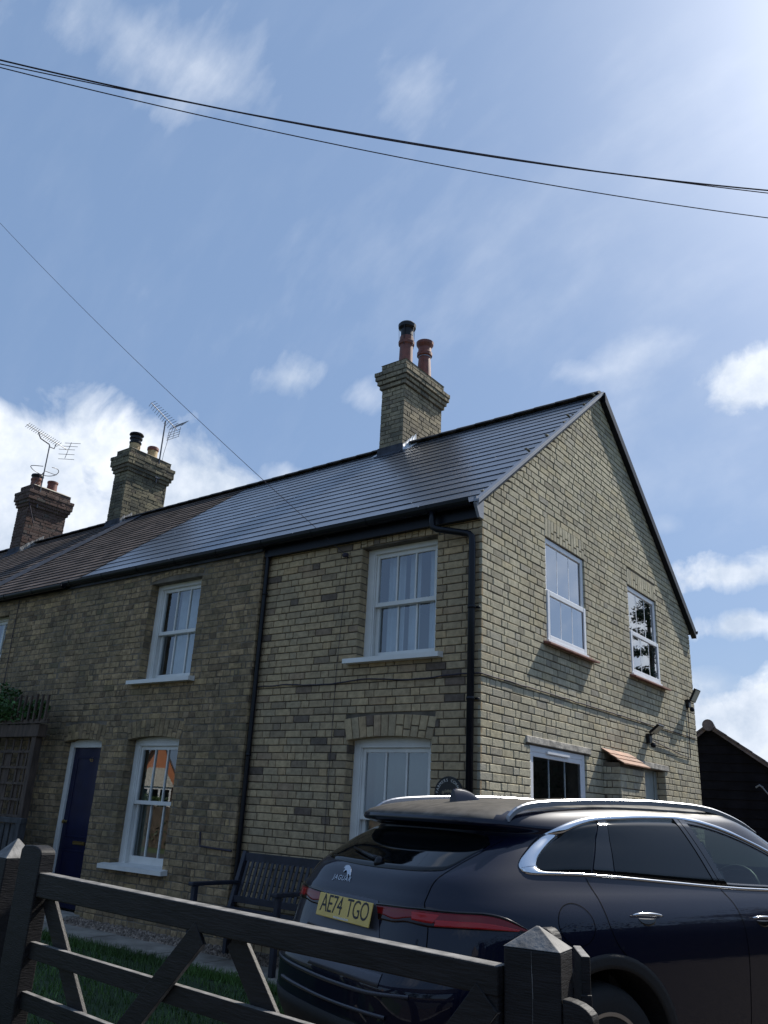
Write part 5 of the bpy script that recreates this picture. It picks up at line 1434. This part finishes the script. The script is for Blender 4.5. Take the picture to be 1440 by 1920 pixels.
# shark fin aerial on the roof
b = MB(); rows = []
for i in range(13):
    t = i / 12; u = .80 + .20 * t; h_ = .082 * (1 - t ** 1.9) ** .75 if t < 1 else 0; w = .030 * (1 - .6 * t) + .004; zb_ = 1.530 + .02 * t
    if t == 0: h_ = .076
    rows.append([V3(u, -w, zb_ - .01), V3(u - .0, -w * .8, zb_ + h_ * .4), V3(u, -w * .4, zb_ + h_ * .85), V3(u, 0, zb_ + h_), V3(u, w * .4, zb_ + h_ * .85), V3(u, w * .8, zb_ + h_ * .4), V3(u, w, zb_ - .01)])
b.grid(rows); b.face(rows[0][::-1]); b.build('roof_aerial', M['paint'], CAR, smooth=True)
# windscreen and cabin
b = MB(); rows = []
for i in range(9):
    z = 1.12 + .39 * i / 8; row = []
    for k in range(17):
        l = side(2.3, z) * .9 * (-1 + k / 8); t = abs(l) / c_w(z); row.append(V3(UC + (c_uf(z) - UC) * (1 - t ** PF) ** (1 / PF) + .001, l, z))
    rows.append(row)
b.grid(rows); b.build('windscreen', M['glass_car'], CAR, smooth=True)
for l_ in (.38, -.38):
    b = MB()
    for rows in ([[V3(u, l_ + k * w, z) for k, w in ((-1, .24), (-1, .2), (1, .2), (1, .24))] for u, z in ((2.02, .75), (1.96, 1.0), (1.90, 1.22), (1.92, 1.27), (1.98, 1.24), (2.06, 1.0), (2.14, .78))],
                 [[V3(u, l_ + k * w, z) for k, w in ((-1, .12), (-1, .08), (1, .08), (1, .12))] for u, z in ((1.88, 1.28), (1.87, 1.42), (1.92, 1.45), (1.97, 1.40), (1.96, 1.28))]): b.grid(rows, close=True)
    b.box(2.0, 2.5, -l_ - .25, -l_ + .25, .62, .80); b.build('seat', M['seat'], CAR, smooth=False)
b = MB(); sc = Vector(V3(2.82, .37, 1.07)); sn = Vector((-.9, 0, .42)).normalized(); sx = Vector((0, 1, 0)); sy = sn.cross(sx)
b.tube([sc + (sx * math.cos(a) + sy * math.sin(a)) * .185 for a in [R(15 * i) for i in range(25)]], .015, 8); b.bar(sc - sx * .17, sc + sx * .17, .04, .02, sn); b.tube([sc, sc - sn * .3], .03, 8); b.build('steering_wheel', M['seat'], CAR, smooth=True)
b = MB(); b.prism([V3(2.9, -.75, .8), V3(2.95, -.75, 1.04), V3(3.1, -.75, 1.09), V3(3.5, -.75, 1.07), V3(3.5, -.75, .8)], (0, -1.5, 0)); b.build('dashboard', M['dash'], CAR)
b = MB(); b.box(.5, 3.3, -.78, .78, .35, .45); b.box(1.25, 1.4, -.72, .72, .45, 1.25); b.build('cabin_floor', M['seat'], CAR)

# =================================================================== BARN, TREES, HOUSE ACROSS THE ROAD
BY = 10.5
bn = root('barn', (-1.012, BY, gz(BY)), 'black weatherboarded barn with old tiled roof beyond the right edge of the brick gable', 'barn')
rx, rz = -1.012, 3.46; kl, kr = .80, .72
xl, xr = rx - 3.2, rx + 4.2
b = MB(); z = gz(BY); i = 0
while z < rz:
    zt = z + .17
    lim = lambda zz: (max(xl, rx - (rz - zz) / kl), min(xr, rx + (rz - zz) / kr)) if zz > rz - 2.0 else (xl, xr)
    a0, a1 = lim(z); c0, c1 = lim(min(zt, rz - .01))
    y0 = BY - .025; b.hexa([(a0, y0, z), (a1, y0, z), (a1, BY, z), (a0, BY, z)], [(c0, y0 + .018, min(zt, rz)), (c1, y0 + .018, min(zt, rz)), (c1, BY, min(zt, rz)), (c0, BY, min(zt, rz))]); z += .165
b.box(xl, xr, BY, BY + 7, .2, rz - 2.4)
b.build('boarding', M['weatherboard'], bn)
b = MB(); r = random.Random(8)
for sgn, kk, ln in ((1, kr, 3.6), (-1, kl, 3.6)):
    d = Vector((sgn, 0, -kk)).normalized(); nv = Vector((sgn * kk, 0, 1)).normalized(); s = 0.05
    while s < ln:
        for yy in range(22):
            y0 = BY - .16 + yy * .33
            p = Vector((rx, 0, rz)) + d * s; q = p + d * .30; l0, l1 = .035, .06 + r.uniform(-.006, .006)
            b.hexa([p + Vector((0, y0, 0)) + nv * l0, q + Vector((0, y0, 0)) + nv * (l1 - .02), q + Vector((0, y0 + .325, 0)) + nv * (l1 - .02), p + Vector((0, y0 + .325, 0)) + nv * l0],
                   [p + Vector((0, y0, 0)) + nv * (l0 + .03), q + Vector((0, y0, 0)) + nv * (l1 + .015), q + Vector((0, y0 + .325, 0)) + nv * (l1 + .015), p + Vector((0, y0 + .325, 0)) + nv * (l0 + .03)])
        s += .26
    b.bar(Vector((rx, BY - .1, rz)) + d * 0 + nv * .01, Vector((rx, BY - .1, rz)) + d * ln + nv * .01, .06, .05, (0, 0, 1))
b.build('roof', M['pantile'], bn)
b = MB()
for yy in range(20): b.lathe((rx, BY - .2 + yy * .36, rz + .035), [(.11, 0), (.105, .02), (.10, .34), (.095, .355)], 16, ax=(0, 1, 0))
b.build('ridge', M['pantile'], bn)
b = MB(); P = [(-.12, BY - .1, 2.38), (.02, BY - .12, 2.2), (.14, BY - .14, 1.9), (.26, BY - .14, 1.5), (.3, BY - .12, 1.0), (.32, BY - .1, .6)]; b.tube(P, .012, 8); b.tube([(-.22, BY - .1, 2.36), (-.15, BY - .12, 2.40), (-.10, BY - .1, 2.36)], .018, 8)
bn.rotation_euler.z = R(13)
tag(b.build('garden_hose', mat('grey hose', (.16, .17, .19), .4)), 'thin grey hose or cable hung on the black barn wall', 'hose')


def tree(name, x, y, h, crown, n, leaf, label, seed, trunk_r=.16, lk='leaf_tree', spread=1.0, conifer=False):
    r = random.Random(seed); g = gz(y); t = root(name, (x, y, g), label, 'tree')
    b = MB(); top = Vector((x + r.uniform(-.3, .3), y + r.uniform(-.3, .3), g + h * .85)); base = Vector((x, y, g - .1))
    path = [base + (top - base) * (i / 7) + Vector((r.uniform(-.08, .08), r.uniform(-.08, .08), 0)) * (1 if i else 0) for i in range(8)]
    b.tube(path, [trunk_r * (1.25 if i == 0 else 1) * (1 - i / 8.5) for i in range(8)], 10); cl = []
    nl = 26 if conifer else 15
    for i in range(nl):
        f = .28 + .7 * (i / nl); p = base + (top - base) * f; a = i * 2.4 + r.uniform(-.3, .3)
        ln = crown * ((1.05 - f) * 1.3 + .12 if conifer else math.sin(min(f, .98) * 3.0) * .9 + .15) * r.uniform(.75, 1.15)
        rise = (-.15 if conifer else .45)
        q = p + Vector((math.cos(a), math.sin(a), rise)) * ln; m_ = p + (q - p) * .5 + Vector((0, 0, .08 * ln))
        b.tube([p, m_, q], [trunk_r * .35 * (1.1 - f), trunk_r * .2 * (1.1 - f), .012], 6)
        for k in range(4):
            c = p + (q - p) * (.4 + .2 * k) + Vector((r.gauss(0, .12), r.gauss(0, .12), r.gauss(0, .1))) * crown * .5; s = crown * r.uniform(.16, .34) * spread; cl.append((tuple(c), (s, s, s * (.35 if conifer else .7))))
    b.build('trunk', M['bark'], t, smooth=True)
    b = MB(); leaves(b, cl, n, leaf, seed); b.build('crown', M[lk], t); return t


tree('garden_tree', 3.6, 26, 5.2, 1.7, 4200, .075, 'distant leafy tree just showing over the barn roof at the right edge', 11)
tree('conifer_tree', 5.6, 20.5, 10.4, 1.5, 15000, .045, 'feathery dark conifer mirrored in the right hand gable window', 12, .2, 'leaf_dark', 1.0, True)
tree('roadside_tree', 9.2, 4.4, 4.5, 1.7, 4500, .06, 'bushy tree mirrored in the side windows of the parked car', 21)
tree('roadside_tree', 11.5, 8.4, 6.0, 2.2, 4500, .08, 'tall bushy tree mirrored behind the front seats of the parked car', 22)
tree('roadside_tree', -9.5, -17.5, 6.2, 2.6, 4200, .12, 'broad tree across the road mirrored in the lower left window', 23)
tree('roadside_tree', -3.5, -19.5, 5.6, 2.4, 4200, .12, 'round tree across the road mirrored in the lower front windows', 24)
tree('roadside_tree', 2.5, -19, 5.0, 2.4, 4200, .12, 'leafy tree across the road behind the photographer', 25)
def hedge(x0, x1, y0, y1, h, label, seed, n):
    t = root('clipped_hedge', ((x0 + x1) / 2, (y0 + y1) / 2, gz((y0 + y1) / 2)), label, 'hedge')
    cs = []; r = random.Random(seed); m_ = int(max(x1 - x0, y1 - y0) / .6)
    for i in range(m_):
        f = (i + .5) / m_; cs += [((x0 + (x1 - x0) * (f if x1 - x0 > y1 - y0 else r.random()), y0 + (y1 - y0) * (f if y1 - y0 >= x1 - x0 else r.random()), gz(y0) + h * q), (.6, .6, h * .3)) for q in (.25, .55, .8)]
    b = MB(); leaves(b, cs, n, .07, seed); b.build('foliage', M['leaf_dark'], t)
    b = MB()
    e = .25; b.box(x0 + e, x1 - e, y0 + e, y1 - e, gz(y0) - .05, gz(y0) + h * .8); b.build('stems', M['bark'], t)


hedge(7.0, 8.3, -9, 9, 2.7, 'dark hedge along the drive mirrored in the flank of the parked car', 31, 9000)
hedge(4.2, 20, 23, 24.4, 5.2, 'tall dark hedge beyond the yard mirrored in the lower gable window', 33, 11000)
hedge(-30, 16, -14.5, -13.2, 1.7, 'long hedge across the road mirrored low in the front windows', 32, 9000)
# the brick house across the road that shows in the lower left window
oc = Vector((-50.5, -36, gz(-9))); fd = Vector((.785, .62, 0)).normalized(); sd = Vector((-fd.y, fd.x, 0))
oh = root('opposite_house', tuple(oc), 'orange brick gabled house with white bay mirrored in the lower left window', 'house')
def op(s, d, z): return oc + sd * s + fd * d + Vector((0, 0, z))
W2, E2, R2 = 1.9, 2.6, 6.1
b = MB(); b.hexa([op(-W2, 0, 0), op(W2, 0, 0), op(W2, -8, 0), op(-W2, -8, 0)][::-1], [op(-W2, 0, E2), op(W2, 0, E2), op(W2, -8, E2), op(-W2, -8, E2)][::-1]); b.prism([op(-W2, 0, E2), op(W2, 0, E2), op(0, 0, R2)], -fd * 8); b.build('walls', M['house_red'], oh)
b = MB()
for s_ in (1, -1): b.prism([op(s_ * (W2 + .25), .25, E2 - .4), op(0, .25, R2 + .05), op(0, .25, R2 + .22), op(s_ * (W2 + .25), .25, E2 - .2)], -fd * 8.4)
b.build('roof', M['pantile'], oh)
b = MB(); b.hexa([op(-1.3, .02, .6), op(1.3, .02, .6), op(1.3, .8, .6), op(-1.3, .8, .6)], [op(-1.3, .02, 2.5), op(1.3, .02, 2.5), op(1.3, .8, 2.5), op(-1.3, .8, 2.5)]); by_ = b.build('bay_window', M['rf_white'], oh)
b = MB(); b.hexa([op(-1.5, .0, 2.5), op(1.5, .0, 2.5), op(1.5, .9, 2.5), op(-1.5, .9, 2.5)], [op(-.6, 0, 3.9), op(.6, 0, 3.9), op(.6, .05, 3.9), op(-.6, .05, 3.9)]); b.build('bay_roof', M['render_grey'], oh)
tree('garden_bush', *tuple((op(.3, 5, 0))[:2]), 1.9, 1.1, 2500, .08, 'rounded bush in front of the orange brick house across the road', 41, .06)
for k_ in (-1, 0, 1):
    b = MB(); b.hexa([op(k_ * .82 - .33, .80, 1.3), op(k_ * .82 + .33, .80, 1.3), op(k_ * .82 + .33, .82, 1.3), op(k_ * .82 - .33, .82, 1.3)], [op(k_ * .82 - .33, .80, 2.3), op(k_ * .82 + .33, .80, 2.3), op(k_ * .82 + .33, .82, 2.3), op(k_ * .82 - .33, .82, 2.3)]); b.build('pane', M['tint_glass'], by_)
